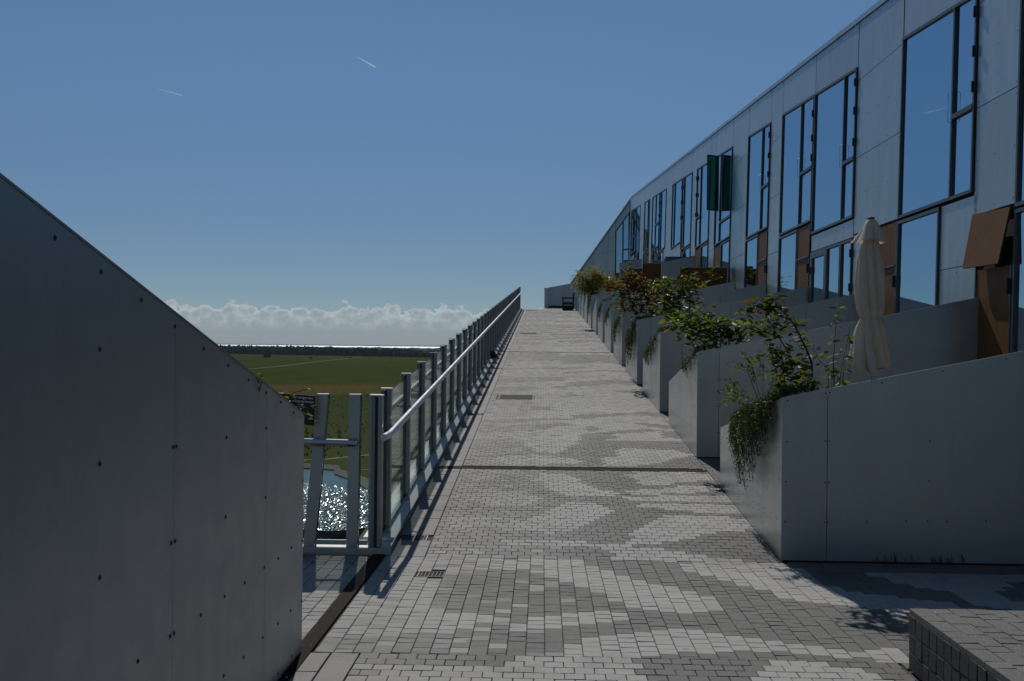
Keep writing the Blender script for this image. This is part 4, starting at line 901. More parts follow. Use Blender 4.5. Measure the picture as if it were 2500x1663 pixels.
# opened green sashes
def sash(yh, yt, xt, z0, z1, label):
    xh = XF+LE*((z0+z1)/2-3)-.06; fw = .035; h = Vector((xh, yh, 0)); t2 = Vector((xt, yt, 0)); d_ = (t2-h); n = Vector((d_.y, -d_.x, 0)).normalized()*.02
    fr = MB()
    def bar(f0, f1, a, b_, th=1.0):
        p0, p1 = h+d_*f0, h+d_*f1; nn = n*th; fr.prism([tuple(p0-nn+Vector((0, 0, a))), tuple(p1-nn+Vector((0, 0, a))), tuple(p1+nn+Vector((0, 0, a))), tuple(p0+nn+Vector((0, 0, a)))], [tuple(p0-nn+Vector((0, 0, b_))), tuple(p1-nn+Vector((0, 0, b_))), tuple(p1+nn+Vector((0, 0, b_))), tuple(p0+nn+Vector((0, 0, b_)))])
    f = fw/d_.length; bar(0, f, z0, z1); bar(1-f, 1, z0, z1); bar(f, 1-f, z0, z0+fw); bar(f, 1-f, z1-fw, z1)
    w_ = fr.ob('open_sash', M['frame'], bld); w_['label'] = label
    fr = MB(); bar(f, 1-f, z0+fw, z1-fw, .25); fr.ob('pane', M['olive_glass' if 'left' in label else 'green_glass'], w_)
sash(31.25, 31.15, 5.17, 5.74, 7.36, 'right green glazed sash swung open'); sash(33.2, 32.95, 5.03, 5.98, 7.69, 'left green glazed sash swung open')

# end wing turning across the top of the ramp
A = Vector((5.62, 68.6)); B_ = Vector((1.81, 74.0)); EL = (B_-A).length
def E_(f, z, out=0.0):
    p = A.lerp(B_, f); n = Vector((-(B_-A).y, (B_-A).x)).normalized(); n = n if n.y < 0 else -n
    return (p.x+n.x*out, p.y+n.y*out, z)
ERO = lambda f: 11.36+(5.97-11.36)*f
def fX(px):   # horizontal fraction along the wing from the source column
    s_ = (px-1324.5)/2600; return (A.x-s_*A.y)/((A.x-B_.x)+s_*(B_.y-A.y))
def eq(name, mat, f0, f1, zb, zt_, o0, o1, parent=None):
    fb = zb if callable(zb) else (lambda y: zb); ft = zt_ if callable(zt_) else (lambda y: zt_)
    a = [(f0, fb(f0)), (f1, fb(f1)), (f1, ft(f1)), (f0, ft(f0))]
    return MB().prism([E_(f, z, o0) for f, z in a], [E_(f, z, o1) for f, z in a]).ob(name, mat, parent or bld)
MB().prism([E_(0, 3, -.03), E_(1.25, 3, -.03), E_(1.25, ERO(1.25)-.02, -.03), E_(0, ERO(0)-.02, -.03)], [(8, 73, 3), (4, 80, 3), (4, 80, ERO(1.25)-.02), (8, 73, ERO(0)-.02)]).ob('wing_core', M['dark'], bld)
fw0, fw1, fj1, fj2 = fX(1534), fX(1500), fX(1482.7), fX(1447.9)
for (a, b_, lv) in ((0, fw0, []), (fw1, fj1, [6.73, 8.03, 9.0]), (fj1, fj2, [6.4, 7.96]), (fj2, fX(1420), [6.4]), (fX(1420), 1.0, []), (1.0, 1.25, [])):
    lv = [4.0]+lv
    for i, z0 in enumerate(lv):
        t3 = (lambda f: ERO(f)-.12) if i == len(lv)-1 else lv[i+1]-.01
        eq('wing_panel', M['alu_wing'] if 'alu_wing' in M else M['alu_wall'], a+.002, b_-.002, z0, t3, -.028, 0)
eq('wing_panel', M['alu_wall'], fw0+.002, fw1-.002, lambda f: ERO(f)-.75, lambda f: ERO(f)-.12, -.028, 0)
for a, b_ in ((0, .5), (.502, 1.25)): eq('coping', M['alu_wall'], a, b_, lambda f: ERO(f)-.1, lambda f: ERO(f)+.02, -.3, .04)
wf = MB()
def ebar(a, b_, z0, z1, o=.03):
    f0 = z0 if callable(z0) else (lambda y: z0); f1 = z1 if callable(z1) else (lambda y: z1)
    q = [(a, f0(a)), (b_, f0(b_)), (b_, f1(b_)), (a, f1(a))]; wf.prism([E_(f, z, -.02) for f, z in q], [E_(f, z, o) for f, z in q])
g = .012; tw = lambda f: ERO(f)-.76; fm = fX(1518.5)
ebar(fw0, fw0+g, 5.5, tw); ebar(fw1-g, fw1, 5.5, tw); ebar(fw0+g, fw1-g, lambda f: tw(f)-.07, tw); ebar(fm-g/2, fm+g/2, 5.5, lambda f: tw(f)-.07); ebar(fw0+g, fm-g/2, 8.02, 8.12)
wwin = wf.ob('window', M['frame'], bld)
eq('pane', M['pane'], fw0+g, fm-g/2, 5.5, 8.02, -.01, .002, wwin); eq('pane', M['pane'], fw0+g, fm-g/2, 8.12, lambda f: tw(f)-.07, -.01, .002, wwin); eq('pane', M['pane'], fm+g/2, fw1-g, 6.6, lambda f: tw(f)-.07, -.01, .002, wwin)
eq('board', M['wood'], fm+g/2, fw1-g, 5.5, 6.57, -.01, .01, wwin)
ws = eq('wood_panel', M['wood_dark'], fX(1481.5), fX(1460), 5.6, 6.38, .001, .03)
# lower storeys under the ramp
b = MB()
b.prism([(-1.49, 8.7, ZL), (14, 8.7, ZL), (14, 80, ZL), (-1.49, 80, ZL)], [(-1.49, 8.7, -.22), (14, 8.7, -.22), (14, 62.4, RZ(62.4)-.22), (-1.49, 62.4, RZ(62.4)-.22)])
b.box(-6, 14, -14, 8.69, ZL, -.22)
b.ob('lower_storeys', M['render'], bld)

# ------------------------------------------------------------------ terrace screens
def screen(name, label, mat, x0, x1, y, z0, zt0, zt1, group, n=3):
    t_ = thing(name, label, 'screen', (x0, y, z0), group)
    xs = [x0+(x1-x0)*i/n for i in range(n+1)]
    for a, b_ in zip(xs, xs[1:]):
        za = zt0+(zt1-zt0)*(a-x0)/(x1-x0)-z0; zb = zt0+(zt1-zt0)*(b_-x0)/(x1-x0)-z0
        MB().prism([(a-x0+.002, 0, 0), (b_-x0-.002, 0, 0), (b_-x0-.002, .04, 0), (a-x0+.002, .04, 0)], [(a-x0+.002, 0, za), (b_-x0-.002, 0, zb), (b_-x0-.002, .04, zb), (a-x0+.002, .04, za)]).ob('screen_board', mat, t_)
    MB().prism([(0, -.005, zt0-z0+.001), (x1-x0, -.005, zt1-z0+.001), (x1-x0, .045, zt1-z0+.001), (0, .045, zt0-z0+.001)], [(0, -.005, zt0-z0+.02), (x1-x0, -.005, zt1-z0+.02), (x1-x0, .045, zt1-z0+.02), (0, .045, zt0-z0+.02)]).ob('cap_rail', M['trim'], t_)
screen('wooden_screen', 'widest brown wooden privacy screen, standing right of the grey screen on the terraces', M['wood'], 4.0, 5.36, 31.2, 2.0, 4.06, 4.06, 'privacy screens on the terraces')
screen('grey_screen', 'tall grey privacy screen with a blue tub behind its top edge', M['alu_shade'], 4.16, 5.38, 37.6, 2.6, 4.72, 4.97, 'privacy screens on the terraces')
screen('wooden_screen', 'narrow brown wooden screen joined to the left end of the tall grey screen', M['wood'], 3.50, 4.15, 37.6, 2.6, 4.68, 4.68, 'privacy screens on the terraces', 2)
screen('grey_screen', 'farther grey privacy screen near the end of the building', M['alu_shade'], 4.16, 5.38, 58.1, 4.0, 6.3, 6.55, 'privacy screens on the terraces')
screen('wooden_screen', 'low brown wooden screen below the farther grey screen', M['wood'], 3.84, 5.36, 48, 3.4, 5.26, 5.26, 'privacy screens on the terraces')
def tub(x, y, z, r_, h_, label):
    t_ = thing('blue_tub', label, 'tub', (x, y, z), 'blue tubs behind the grey screens')
    b = MB(); n = 20; k = len(b.v)
    for (rr, zz) in ((r_*.8, 0), (r_, h_*.85), (r_*1.05, h_*.87), (r_*1.05, h_)):
        for i in range(n): a = 6.283*i/n; b.v.append((rr*math.cos(a), rr*math.sin(a), zz))
    for j in range(3):
        for i in range(n): b.f.append((k+j*n+i, k+j*n+(i+1) % n, k+(j+1)*n+(i+1) % n, k+(j+1)*n+i))
    b.f.append(tuple(range(k+3*n, k+4*n))); b.ob('tub_body', M['blue'], t_)
    MB().box(-r_*.9, r_*1.4, -.2, .2, h_+.002, h_+.05).ob('cover', M['blue'], t_)
tub(4.72, 38.9, 3.2, .30, 1.78, 'blue covered tub seen over the top of the tall grey screen')
tub(4.72, 59.3, 4.4, .25, 2.12, 'dark blue tub seen over the farther grey screen')

# ------------------------------------------------------------------ closed parasol
um = thing('parasol', 'closed cream canvas parasol on a grey pole behind the nearest planter', 'parasol', (3.2, 10.5, .28))
zb = .28
MB().tube([(0, 0, .05), (.0, 0, 2.70)], .024, 10).ob('pole', M['post'], um)
MB().box(-.25, .25, -.25, .25, 0, .05).ob('foot_plate', M['plate'], um)
def cloth(prof, nf, amp, tw, name, n=72, seed=1, closed_bottom=False, wob=.0):
    g_ = random.Random(seed); ph = [g_.uniform(.7, 1.3) for _ in range(nf)]; b = MB(); k = 0; rows = len(prof)
    for j, (z, r_, a_) in enumerate(prof):
        for i in range(n):
            th = 2*math.pi*i/n; fpos = (i/n*nf+tw*j/rows) % nf; c = ph[int(fpos) % nf]
            w_ = (abs(math.sin(math.pi*fpos))**.7-.6)*a_*c
            rr = r_*1.06*(1+w_); zz = z-zb+wob*a_*math.sin(th*3+1)*r_*.4+(.035*math.sin(th*2+2)+.02*math.sin(th*5))*(1 if z < 1.6 and not wob else 0)
            b.v.append((rr*math.cos(th)+.004*math.sin(j*.7), rr*math.sin(th), zz))
    for j in range(rows-1):
        for i in range(n): b.f.append((j*n+i, j*n+(i+1) % n, (j+1)*n+(i+1) % n, (j+1)*n+i))
    return b.ob(name, M['canvas'], um, smooth=True)
prof = [(1.565, .040, .5), (1.54, .085, .9), (1.51, .118, 1.0), (1.525, .140, 1.0), (1.57, .143, .9), (1.64, .136, .8), (1.72, .130, .72), (1.82, .122, .65), (1.92, .108, .55), (1.985, .094, .35), (2.01, .086, .22), (2.035, .092, .35), (2.10, .102, .55), (2.2, .110, .6), (2.32, .112, .6), (2.45, .106, .58), (2.58, .098, .5), (2.68, .085, .4), (2.78, .06, .25), (2.9, .03, .1)]
cloth(prof, 7, .4, 1.9, 'canopy', 112, 5)
cloth([(2.755, .150, .55), (2.80, .128, .45), (2.86, .096, .3), (2.93, .066, .15), (2.975, .043, .05), (2.985, .02, 0), (2.986, .001, 0)], 4, .5, 0, 'vent_skirt', 64, 8, wob=.5)
MB().tube([(0, 0, 2.987-zb), (0, 0, 3.0-zb), (0, 0, 3.006-zb)], [.036, .034, .02], 14).ob('finial', flat('dark_plastic', (.03, .02, .025), .35), um)
b = MB(); b.tube([(.094*math.cos(a*.3927), .094*math.sin(a*.3927), 2.01-zb+.006*math.sin(a)) for a in range(17)], .007, 5, False); b.ob('tie_strap', M['canvas'], um)

# ------------------------------------------------------------------ tiled bench block, near right
bc = thing('tiled_bench', 'low bench block faced with dark concrete tiles at the near right corner', 'bench', (0, 0, 0))
BX, BY, BH = 1.97, 5.75, .327
MB().box(BX+.012, 3.9, 3.7, BY-.012, 0, BH-.03).ob('core', M['joint'], bc)
rb = random.Random(9)
def tile(V, tn, parent):
    o = ob('tile', me('tile', V, PF if len(V) == 12 else None, M['paver_o']), parent); o.color = (tn, tn, tn, 1)
ncol = 0; x = BX
while x < 3.2:
    y = BY; first = True
    while y > 4.05:
        st_ = (.165 if (ncol % 2 == 0) else .11) if first else .10*(2 if rb.random() < .4 else 1); first = False
        V = [(v[0], v[1], v[2]+BH-.0) for v in paver_geo(x, x+.1025, y-st_, y, rb)]
        V[:4] = [(v[0], v[1], BH-.029) for v in V[:4]]
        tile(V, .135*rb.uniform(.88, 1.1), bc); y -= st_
    x += .1025; ncol += 1
MB().box(3.25, 3.9, 3.7, BY, BH-.029, BH).ob('top_slab', M['base'], bc)
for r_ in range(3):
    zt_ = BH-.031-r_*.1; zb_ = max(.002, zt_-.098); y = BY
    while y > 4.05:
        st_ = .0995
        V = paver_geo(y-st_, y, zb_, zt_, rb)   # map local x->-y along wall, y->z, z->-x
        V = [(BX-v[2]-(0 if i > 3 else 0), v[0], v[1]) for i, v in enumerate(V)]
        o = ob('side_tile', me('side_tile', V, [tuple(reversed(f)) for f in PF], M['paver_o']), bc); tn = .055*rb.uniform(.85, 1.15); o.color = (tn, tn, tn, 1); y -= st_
MB().box(BX+.012, 3.9, BY-.0115, BY, .002, BH-.03).ob('back_tile', M['plate'], bc)
for (x0, y0, n, sd_) in ((2.30, 5.02, 7, 1), (2.48, 5.08, 6, 2), (2.55, 4.9, 5, 3), (2.33, 4.86, 4, 4)):
    g_ = random.Random(sd_); b = MB()
    for i in range(n):
        x, y = x0+i*.022+g_.uniform(-.01, .01), y0-i*.012+g_.uniform(-.02, .02); a = g_.uniform(-.6, .2); l_ = g_.uniform(.01, .035); w_ = g_.uniform(.002, .005)
        dx, dy = math.cos(a)*l_, math.sin(a)*l_
        b.poly([(x, y, BH+.0035), (x+dx, y+dy, BH+.0035), (x+dx-w_*math.sin(a), y+dy+w_, BH+.0035), (x-w_*math.sin(a), y+w_*1.2, BH+.0035)])
    b.ob('chalk_mark', M['chalk'], bc)

# ------------------------------------------------------------------ bench on the top of the ramp
gb = thing('garden_bench', 'dark wooden bench with armrests at the top of the ramp', 'bench', (1.42, 60.6, RZ(61.2)))
for (x_, y_, h_) in ((-.26, 0, .66), (-.26, 1.1, .66), (.30, 0, .98), (.30, 1.1, .98)): MB().prism([(x_-.03, y_-.03, -.05), (x_+.03, y_-.03, -.05), (x_+.03, y_+.03, -.05), (x_-.03, y_+.03, -.05)], [(x_-.03+(.06 if h_ > .9 else 0), y_-.03, h_), (x_+.03+(.06 if h_ > .9 else 0), y_-.03, h_), (x_+.03+(.06 if h_ > .9 else 0), y_+.03, h_), (x_-.03+(.06 if h_ > .9 else 0), y_+.03, h_)]).ob('leg', M['wood_dark'], gb)
for y_ in (0, 1.1): MB().box(-.32, .34, y_-.035, y_+.035, .662, .70).ob('armrest', M['wood_dark'], gb)
for i in range(5): MB().box(-.26+i*.11, -.17+i*.11, -.02, 1.12, .40, .43).ob('seat_slat', M['wood_dark'], gb)
for i in range(4): MB().box(.335+i*.012, .355+i*.012, -.02, 1.12, .50+i*.12, .60+i*.12).ob('back_slat', M['wood_dark'], gb)
MB().box(-.28, .30, -.03, -.005, .30, .395).ob('apron', M['wood_dark'], gb)
pb = thing('plant_box', 'dark plant box with yellow-green foliage standing under the bench', 'plant box', (1.42, 60.75, RZ(60.75)))
MB().prism([(-.24, 0, -.03), (.24, 0, -.03), (.24, .8, .0), (-.24, .8, .0)], [(-.27, 0, .26), (.27, 0, .26), (.27, .8, .29), (-.27, .8, .29)]).ob('box', M['wood_dark'], pb)

# ------------------------------------------------------------------ foliage
LEAFV = [(0, 0, 0), (.25, .20, .03), (.62, .22, .02), (1, 0, -.04), (.62, -.22, .02), (.25, -.20, .03), (.3, 0, -.015), (.64, 0, -.03)]
LEAFF = [(0, 6, 1), (1, 6, 7, 2), (2, 7, 3), (3, 7, 4), (4, 7, 6, 5), (5, 6, 0)]
def leaf_xf(p, s_, g_, up=.3, droop=-.3, wid=1.0):
    a = g_.uniform(0, 6.283); el_ = g_.uniform(droop, up); d_ = Vector((math.cos(a)*math.cos(el_), math.sin(a)*math.cos(el_), math.sin(el_)))
    q = d_.to_track_quat('X', 'Z'); q = q @ Matrix.Rotation(g_.uniform(-.9, .9), 3, 'X').to_quaternion()
    return Matrix.Translation(p) @ q.to_matrix().to_4x4() @ Matrix.Diagonal((s_, s_*wid, s_, 1))
def add_leaf(mb, M4, simple=False):
    k = len(mb.v)
    if simple:
        for v in ((0, 0, 0), (.5, .2, .02), (1, 0, -.05), (.5, -.2, .02)): mb.v.append(tuple(M4 @ Vector(v)))
        mb.f += [(k, k+1, k+2), (k, k+2, k+3)]
    else:
        for v in LEAFV: mb.v.append(tuple(M4 @ Vector(v)))
        mb.f += [tuple(i+k for i in f) for f in LEAFF]
leafm = {}
def leaf_mesh(mat):
    if mat.name not in leafm: leafm[mat.name] = me('leaf', LEAFV, LEAFF, mat)
    return leafm[mat.name]
def shrub(name, label, Yc, stems, mat, n, size, spread, singles=False, rad=.008, group='shrubs growing from the planters', jit=.18, up=.4, droop=-.6, seed=1, start=.15, wid=1.0, base=None):
    g_ = random.Random(seed); bx, bz = base or stems[0][0]
    t_ = thing(name, label, 'shrub' if name == 'shrub' else 'plant', (bx, Yc, bz), group); O = Vector((bx, Yc, bz))
    sm = MB(); paths = []
    jy = {}
    for st_ in stems:
        key = st_[0]; y_start = jy.get(key, 0.0); slope = g_.uniform(-jit, jit); pts_ = []
        for i, (x, z) in enumerate(st_):
            yy = y_start+slope*i/max(1, len(st_)-1)
            if (x, z) in jy: yy = jy[(x, z)]
            jy[(x, z)] = yy; pts_.append(Vector((x, Yc+yy, z))-O)
        paths.append(pts_); r0 = rad if st_ is stems[0] else rad*.65
        sm.tube([tuple(p) for p in pts_], [max(.0022, r0*(1-.75*i/(len(pts_)-1))) for i in range(len(pts_))], 5)
    sm.ob('stem', M['bark'], t_, stuff=len({p[0] for p in stems}) > 1)
    lens = [sum((a-b_).length for a, b_ in zip(p, p[1:])) for p in paths]; tot = sum(lens); fm = MB(); cnt = 0
    for p, l_ in zip(paths, lens):
        for i in range(max(2, int(n*l_/tot))):
            f = start+(1-start)*g_.random()**.8; dd = f*l_; q = p[-1]
            for a, b_ in zip(p, p[1:]):
                s_ = (b_-a).length
                if dd <= s_: q = a.lerp(b_, dd/s_); break
                dd -= s_
            q = q+Vector((g_.gauss(0, 1), g_.gauss(0, 1), g_.gauss(0, .8)))*spread
            m4 = leaf_xf(q, size*g_.uniform(.6, 1.25), g_, up, droop, wid)
            if singles and cnt < 240:
                o = ob('leaf', leaf_mesh(mat), t_); o.matrix_local = m4; cnt += 1
            else: add_leaf(fm, m4, size < .035)
    if fm.v: fm.ob('foliage', mat, t_, stuff=True)
    return t_
S3 = [[(2.25,1.30),(2.24,1.59),(2.19,1.71),(2.14,1.81),(2.08,1.92),(2.01,2.0),(1.96,2.04),(1.84,2.09),(1.73,2.04),(1.66,1.97)],[(2.04,1.28),(2.01,1.51),(1.98,1.77)],[(2.04,1.69),(1.96,1.81),(1.88,1.94),(1.86,2.04)],[(1.96,1.81),(1.82,1.85),(1.71,1.88)],[(2.08,1.64),(1.96,1.67),(1.84,1.77)],[(2.23,1.59),(2.14,1.61),(2.02,1.59),(1.93,1.55)],[(2.24,1.41),(2.13,1.39)],[(2.01,1.59),(1.92,1.65)],[(2.24,1.49),(2.13,1.51),(2.06,1.49)],[(1.84,2.09),(1.94,2.12),(1.98,2.1)]]
shrub('shrub', 'tall arching shrub with green and rusty red leaves over the nearest planter corner', 8.92, S3, M['leaf_mixed'], 430, .086, .042, True, .010, seed=3, start=.22, jit=.12)
S4 = [[(2.43,1.36),(2.42,1.6),(2.44,1.9),(2.47,2.07)],[(2.46,1.36),(2.5,1.6),(2.56,1.85)],[(2.41,1.36),(2.41,1.52),(2.33,1.59),(2.27,1.67),(2.26,1.77)],[(2.49,1.37),(2.52,1.6),(2.58,1.72)],[(2.38,1.36),(2.39,1.52)]]
shrub('shrub', 'sparse upright shrub with few leaves left of the parasol', 8.92, S4, M['leaf_green'], 110, .066, .026, True, .006, seed=5, start=.05, jit=.08)
S2 = [[(1.94,1.25),(1.85,1.51),(1.73,1.54)],[(1.96,1.25),(1.89,1.58),(1.82,1.65)],[(1.98,1.25),(1.98,1.52),(1.91,1.65)],[(2.02,1.25),(2.08,1.53),(1.99,1.68)],[(1.95,1.2),(1.81,1.26),(1.67,1.33),(1.58,1.32)],[(1.95,1.2),(1.8,1.21),(1.68,1.25),(1.6,1.19)],[(1.95,1.22),(1.79,1.3),(1.72,1.38),(1.66,1.41)],[(2.05,1.25),(2.13,1.37),(2.1,1.45)],[(2.1,1.25),(2.17,1.37),(2.13,1.48)]]
shrub('shrub', 'light green twiggy shrub leaning out over the ramp behind the creeper', 9.6, S2, M['leaf_young'], 400, .052, .020, True, .004, seed=6, start=.35, up=1.3, droop=0, wid=.7, jit=.25)
S5 = [[(2.23,1.62),(2.16,1.83),(2.03,1.92),(1.92,2.0)],[(2.27,1.62),(2.27,1.99),(2.15,2.08)],[(2.38,1.62),(2.5,1.88),(2.56,1.99)],[(2.25,1.62),(2.03,1.8),(1.93,1.83)],[(2.16,1.83),(1.83,2.03),(1.64,2.07)],[(2.27,1.99),(2.02,2.09),(1.93,2.12)],[(2.38,1.70),(2.36,1.99),(2.33,2.06)],[(2.03,1.92),(1.8,1.98),(1.67,1.98)],[(2.5,1.88),(2.42,2.02)],[(2.36,1.9),(2.2,1.95)]]
shrub('shrub', 'broad dark green shrub spilling over the second planter', 13.6, S5, M['leaf_green2'] if 'leaf_green2' in M else M['leaf_green'], 680, .105, .09, True, .012, seed=8, start=.25)
S6 = [[(2.43,2.0),(2.45,2.48),(2.43,2.65)],[(2.45,2.48),(2.34,2.65),(2.27,2.76)],[(2.44,2.53),(2.51,2.7),(2.51,2.85)],[(2.44,2.59),(2.38,2.81),(2.34,2.9)],[(2.2,2.0),(2.16,2.44),(2.17,2.64)],[(2.16,2.44),(2.09,2.58),(2.04,2.72),(1.96,2.88)],[(2.17,2.59),(2.25,2.69),(2.29,2.73)],[(2.34,2.12),(2.09,2.24),(1.88,2.39)],[(2.34,2.18),(2.18,2.3),(2.07,2.38)]]
shrub('shrub', 'shrub with two thin upright trunks and red tipped shoots on the third planter', 17.8, S6, M['leaf_mixed'], 560, .115, .10, False, .014, seed=9, start=.45)
S7 = [[(2.35,2.25),(2.23,2.58),(2.12,2.78),(1.97,2.94)],[(2.31,2.25),(2.19,2.48),(2.05,2.58)],[(2.12,2.78),(2.04,3.01),(1.99,3.17)],[(1.97,2.94),(1.76,2.89),(1.56,2.83)],[(2.05,2.72),(1.83,2.72),(1.62,2.69)],[(2.05,2.65),(1.83,2.55),(1.69,2.53)],[(1.9,2.94),(1.8,3.12),(1.74,3.28)],[(1.99,2.87),(1.76,3.04),(1.7,3.15)]]
shrub('shrub', 'rusty red and green shrub on the fourth planter', 22.1, S7, M['leaf_red'], 1050, .105, .13, False, .018, seed=10, start=.3)
S7b = [[(2.84,2.6),(2.82,2.91),(2.8,3.22)],[(2.82,2.91),(2.68,3.08),(2.59,3.17)],[(2.82,2.91),(2.94,3.09),(2.9,3.21)],[(2.7,2.6),(2.7,2.91)]]
shrub('shrub', 'rounded green shrub on the fifth planter between the red shrub and the wooden screen', 26.2, S7b, M['leaf_green'], 520, .10, .13, False, .014, seed=12, start=.3)
S8 = [[(2.35,3.7),(2.18,4.05),(1.82,4.36),(1.45,4.6)],[(2.53,3.7),(2.53,4.0),(2.68,4.28),(2.73,4.45)],[(2.18,4.05),(2.07,4.5),(1.98,4.83)],[(2.18,4.05),(1.73,4.13),(1.4,4.24)],[(2.29,3.94),(2.29,4.33),(2.23,4.67)],[(2.68,4.0),(2.9,4.23),(3.07,4.26)],[(2.35,3.78),(2.01,4.0),(1.68,3.99)],[(2.54,4.0),(2.79,4.11),(3.02,4.06)]]
shrub('shrub', 'feathery yellow-green shrub at the far end of the planter row', 42.8, S8, M['leaf_yellow'], 4200, .11, .16, False, .02, seed=13, start=.3, wid=.7)
S9 = [[(4.92,3.3),(4.91,3.77),(4.94,4.1)],[(4.91,3.62),(4.82,3.83),(4.79,3.95)],[(4.93,3.68),(5.09,3.77),(5.12,3.8)]]
shrub('potted_plant', 'thin light green plant in front of the facade beside the brown screen', 30.8, S9, M['leaf_yellow'], 70, .10, .04, False, .010, seed=14, group='small plants on the terraces', wid=.5)
shrub('potted_plant', 'small spiky plant at the foot of the wide brown screen', 30.4, [[(4.50,3.4),(4.55,3.62)],[(4.50,3.4),(4.62,3.6)],[(4.50,3.4),(4.44,3.6)]], M['leaf_yellow'], 24, .10, .02, False, .006, seed=15, group='small plants on the terraces', wid=.5)
tq = lambda P_: [(-1.50, 1.30)]+[(x*1.054, 1.7+(z-1.7)*1.054) for x, z in P_]
tw = [tq([(-1.38,1.37),(-1.35,1.40),(-1.31,1.445),(-1.26,1.46),(-1.235,1.462)]), tq([(-1.36,1.40),(-1.335,1.43)]), tq([(-1.36,1.37),(-1.34,1.385),(-1.28,1.38)]), tq([(-1.32,1.345),(-1.29,1.34),(-1.26,1.34),(-1.21,1.32),(-1.18,1.30)]), tq([(-1.30,1.36),(-1.27,1.365),(-1.19,1.37)])]
shrub('shrub', 'yellow-green twigs rising behind the corner of the near left wall', 5.90, tw, M['leaf_yellow'], 60, .026, .008, True, .0018, seed=17, start=.35, jit=.03, group='plants behind the near left wall')
shrub('shrub', 'tiny sprig of pale leaves above the sloping edge of the near left wall', 4.9, [[(-1.34,1.40),(-1.31,1.53),(-1.29,1.56)],[(-1.33,1.40),(-1.295,1.54)]], M['leaf_yellow'], 14, .018, .005, True, .0015, seed=18, start=.6, jit=.02, group='plants behind the near left wall')
# plant box foliage
g_ = random.Random(30); fm = MB()
for i in range(160): add_leaf(fm, leaf_xf(Vector((g_.uniform(-.25, .25), g_.uniform(0, .8), g_.uniform(.27, .42))), .07, g_, 1.2, -.2), True)
fm.ob('foliage', M['leaf_yellow'], pb, stuff=True)
# creepers over the side walls
def creeper(k, y0, y1, n, drop, size, label, seed, bulge=.10, front=.0):
    yk = PK[k]; z0 = RZ(yk); stp = lambda y: z0+1.315-.465/LEN*(y-yk); g_ = random.Random(seed)
    yc = (y0+y1)/2; O = Vector((XR, yc, stp(yc))); t_ = thing('creeper', label, 'creeper', tuple(O), 'creepers hanging over the planters')
    sm = MB(); fm = MB()
    for i in range(n):
        f = g_.random(); y = y0+(y1-y0)*f; pk = math.sin(math.pi*min(1, max(.05, (f*.85+.1))))
        x = XR+g_.uniform(.02, .25); z = stp(y)+g_.uniform(0, .05); ln = drop*pk*g_.uniform(.35, 1.1)
        out = bulge*g_.uniform(.25, 1.0)*pk; pts_ = [Vector((x, y, z-.03)), Vector((x-.1, y+g_.uniform(-.03, .03), z+.03+.03*g_.random())), Vector((XR-.02-out*.7, y+g_.uniform(-.04, .04), z-.02-ln*.15)), Vector((XR-.015-out, y+g_.uniform(-.06, .06), z-ln*.55)), Vector((XR-.012-out*.6, y+g_.uniform(-.07, .07), z-ln))]
        for q in pts_:
            if q.x > XR-.012 and q.z < stp(q.y): q.x = XR-.02
        pts_ = [q-O for q in pts_]; sm.tube([tuple(q) for q in pts_], .0022, 3, False)
        L_ = sum((a-b_).length for a, b_ in zip(pts_, pts_[1:])); m_ = int(L_/(size*.42))
        for j in range(m_):
            dd = L_*j/m_
            for a, b_ in zip(pts_, pts_[1:]):
                s_ = (b_-a).length
                if dd <= s_: q = a.lerp(b_, dd/s_); break
                dd -= s_
            q = q+Vector((g_.gauss(0, .010), g_.gauss(0, .014), g_.gauss(0, .012)))
            if q.x+O.x > XR-.008 and q.z+O.z < stp(q.y+O.y): q.x = XR-.012-O.x
            add_leaf(fm, leaf_xf(q, size*g_.uniform(.6, 1.2), g_, .3, -1.0), True)
    if front:
        for i in range(int(n*14)):
            x = XR+g_.random()**1.5*front; y = yk+.03+g_.uniform(0, .4); z = z0+1.315+.2065*(x-XR)+g_.uniform(-.01, .06)
            if y < yk+.06: z += .01
            add_leaf(fm, leaf_xf(Vector((x, y, z))-O, size*g_.uniform(.6, 1.2), g_, .9, -.3), True)
    sm.ob('stem', M['bark'], t_, stuff=True); fm.ob('foliage', M['leaf_creeper'], t_, stuff=True)
creeper(0, 8.85, 10.7, 170, .66, .028, 'thick dark green creeper draped over the corner of the nearest planter', 1, .17, .32)
creeper(1, 13.45, 14.6, 26, .22, .028, 'small creeper on the sloping top of the second planter', 2, .05, .12)
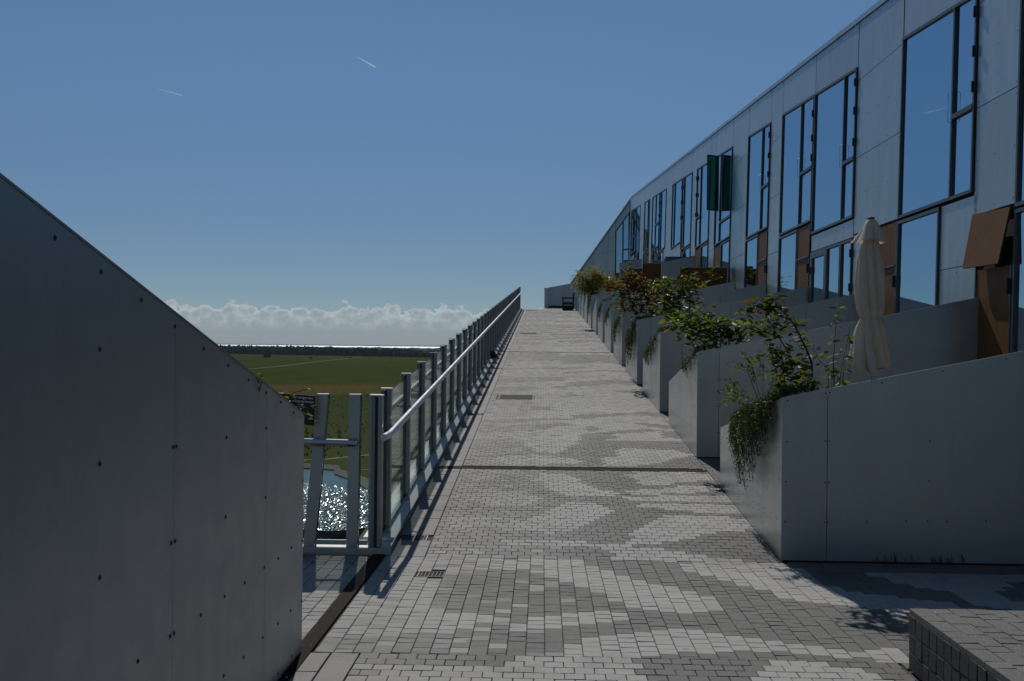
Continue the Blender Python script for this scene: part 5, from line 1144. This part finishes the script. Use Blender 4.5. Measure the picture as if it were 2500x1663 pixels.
creeper(2, 17.9, 20.0, 50, .34, .034, 'creeper trailing along the slope of the third planter', 3, .08, .2)
creeper(3, 22.0, 23.8, 85, .75, .040, 'long creeper hanging down the side of the fourth planter', 4, .15, .9)
creeper(4, 26.3, 27.9, 45, .6, .044, 'narrow creeper hanging down the side of the fifth planter', 5, .13, .3)
creeper(5, 30.3, 31.7, 26, .45, .05, 'creeper hanging down the side of the sixth planter', 6, .12, .3)
creeper(6, 34.4, 35.8, 26, .5, .055, 'creeper hanging down the side of the seventh planter', 7, .12, .3)
creeper(8, 42.6, 44.0, 26, .7, .06, 'faint creeper hanging down the side of the ninth planter', 8, .12, .2)
# weeds at the wall foot
wd = leaf_mat('weed_blades', [(0, (.05, .085, .02)), (1, (.09, .12, .03))])
for (x_, n, lb) in ((2.77, 16, 'left tuft of grass at the foot of the nearest planter'), (2.93, 9, 'middle tuft of grass at the foot of the nearest planter'), (3.2, 16, 'right tuft of grass at the foot of the nearest planter'), (3.33, 6, 'last thin tuft of grass at the foot of the nearest planter')):
    g_ = random.Random(int(x_*100)); b = MB()
    for i in range(n):
        a = g_.uniform(-.09, .09); l_ = g_.uniform(.03, .11); dx = g_.uniform(-.05, .05)
        b.poly([(a-.0018, 0, -.004), (a+.0018, 0, -.004), (a+dx*.5+.0012, -.01, l_*.6), (a+dx, -.015, l_)])
    o = b.ob('grass_tuft', wd); o.location = (x_, 8.592, .004); tag(o, lb, 'weed', 'weeds at the planter foot')

# ------------------------------------------------------------------ air
hm = bpy.data.materials.new('haze_air'); hm.use_nodes = True; ht = hm.node_tree; ht.nodes.clear()
hv = ht.nodes.new('ShaderNodeVolumePrincipled'); hv.inputs['Color'].default_value = (.72, .86, .98, 1); hv.inputs['Density'].default_value = 2.2e-5; hv.inputs['Anisotropy'].default_value = .1
ho = ht.nodes.new('ShaderNodeOutputMaterial'); ht.links.new(hv.outputs[0], ho.inputs['Volume'])
o = MB().box(-71000, 71000, -4100, 101000, ZL-4, 13.5).ob('haze', hm); o['kind'] = 'stuff'
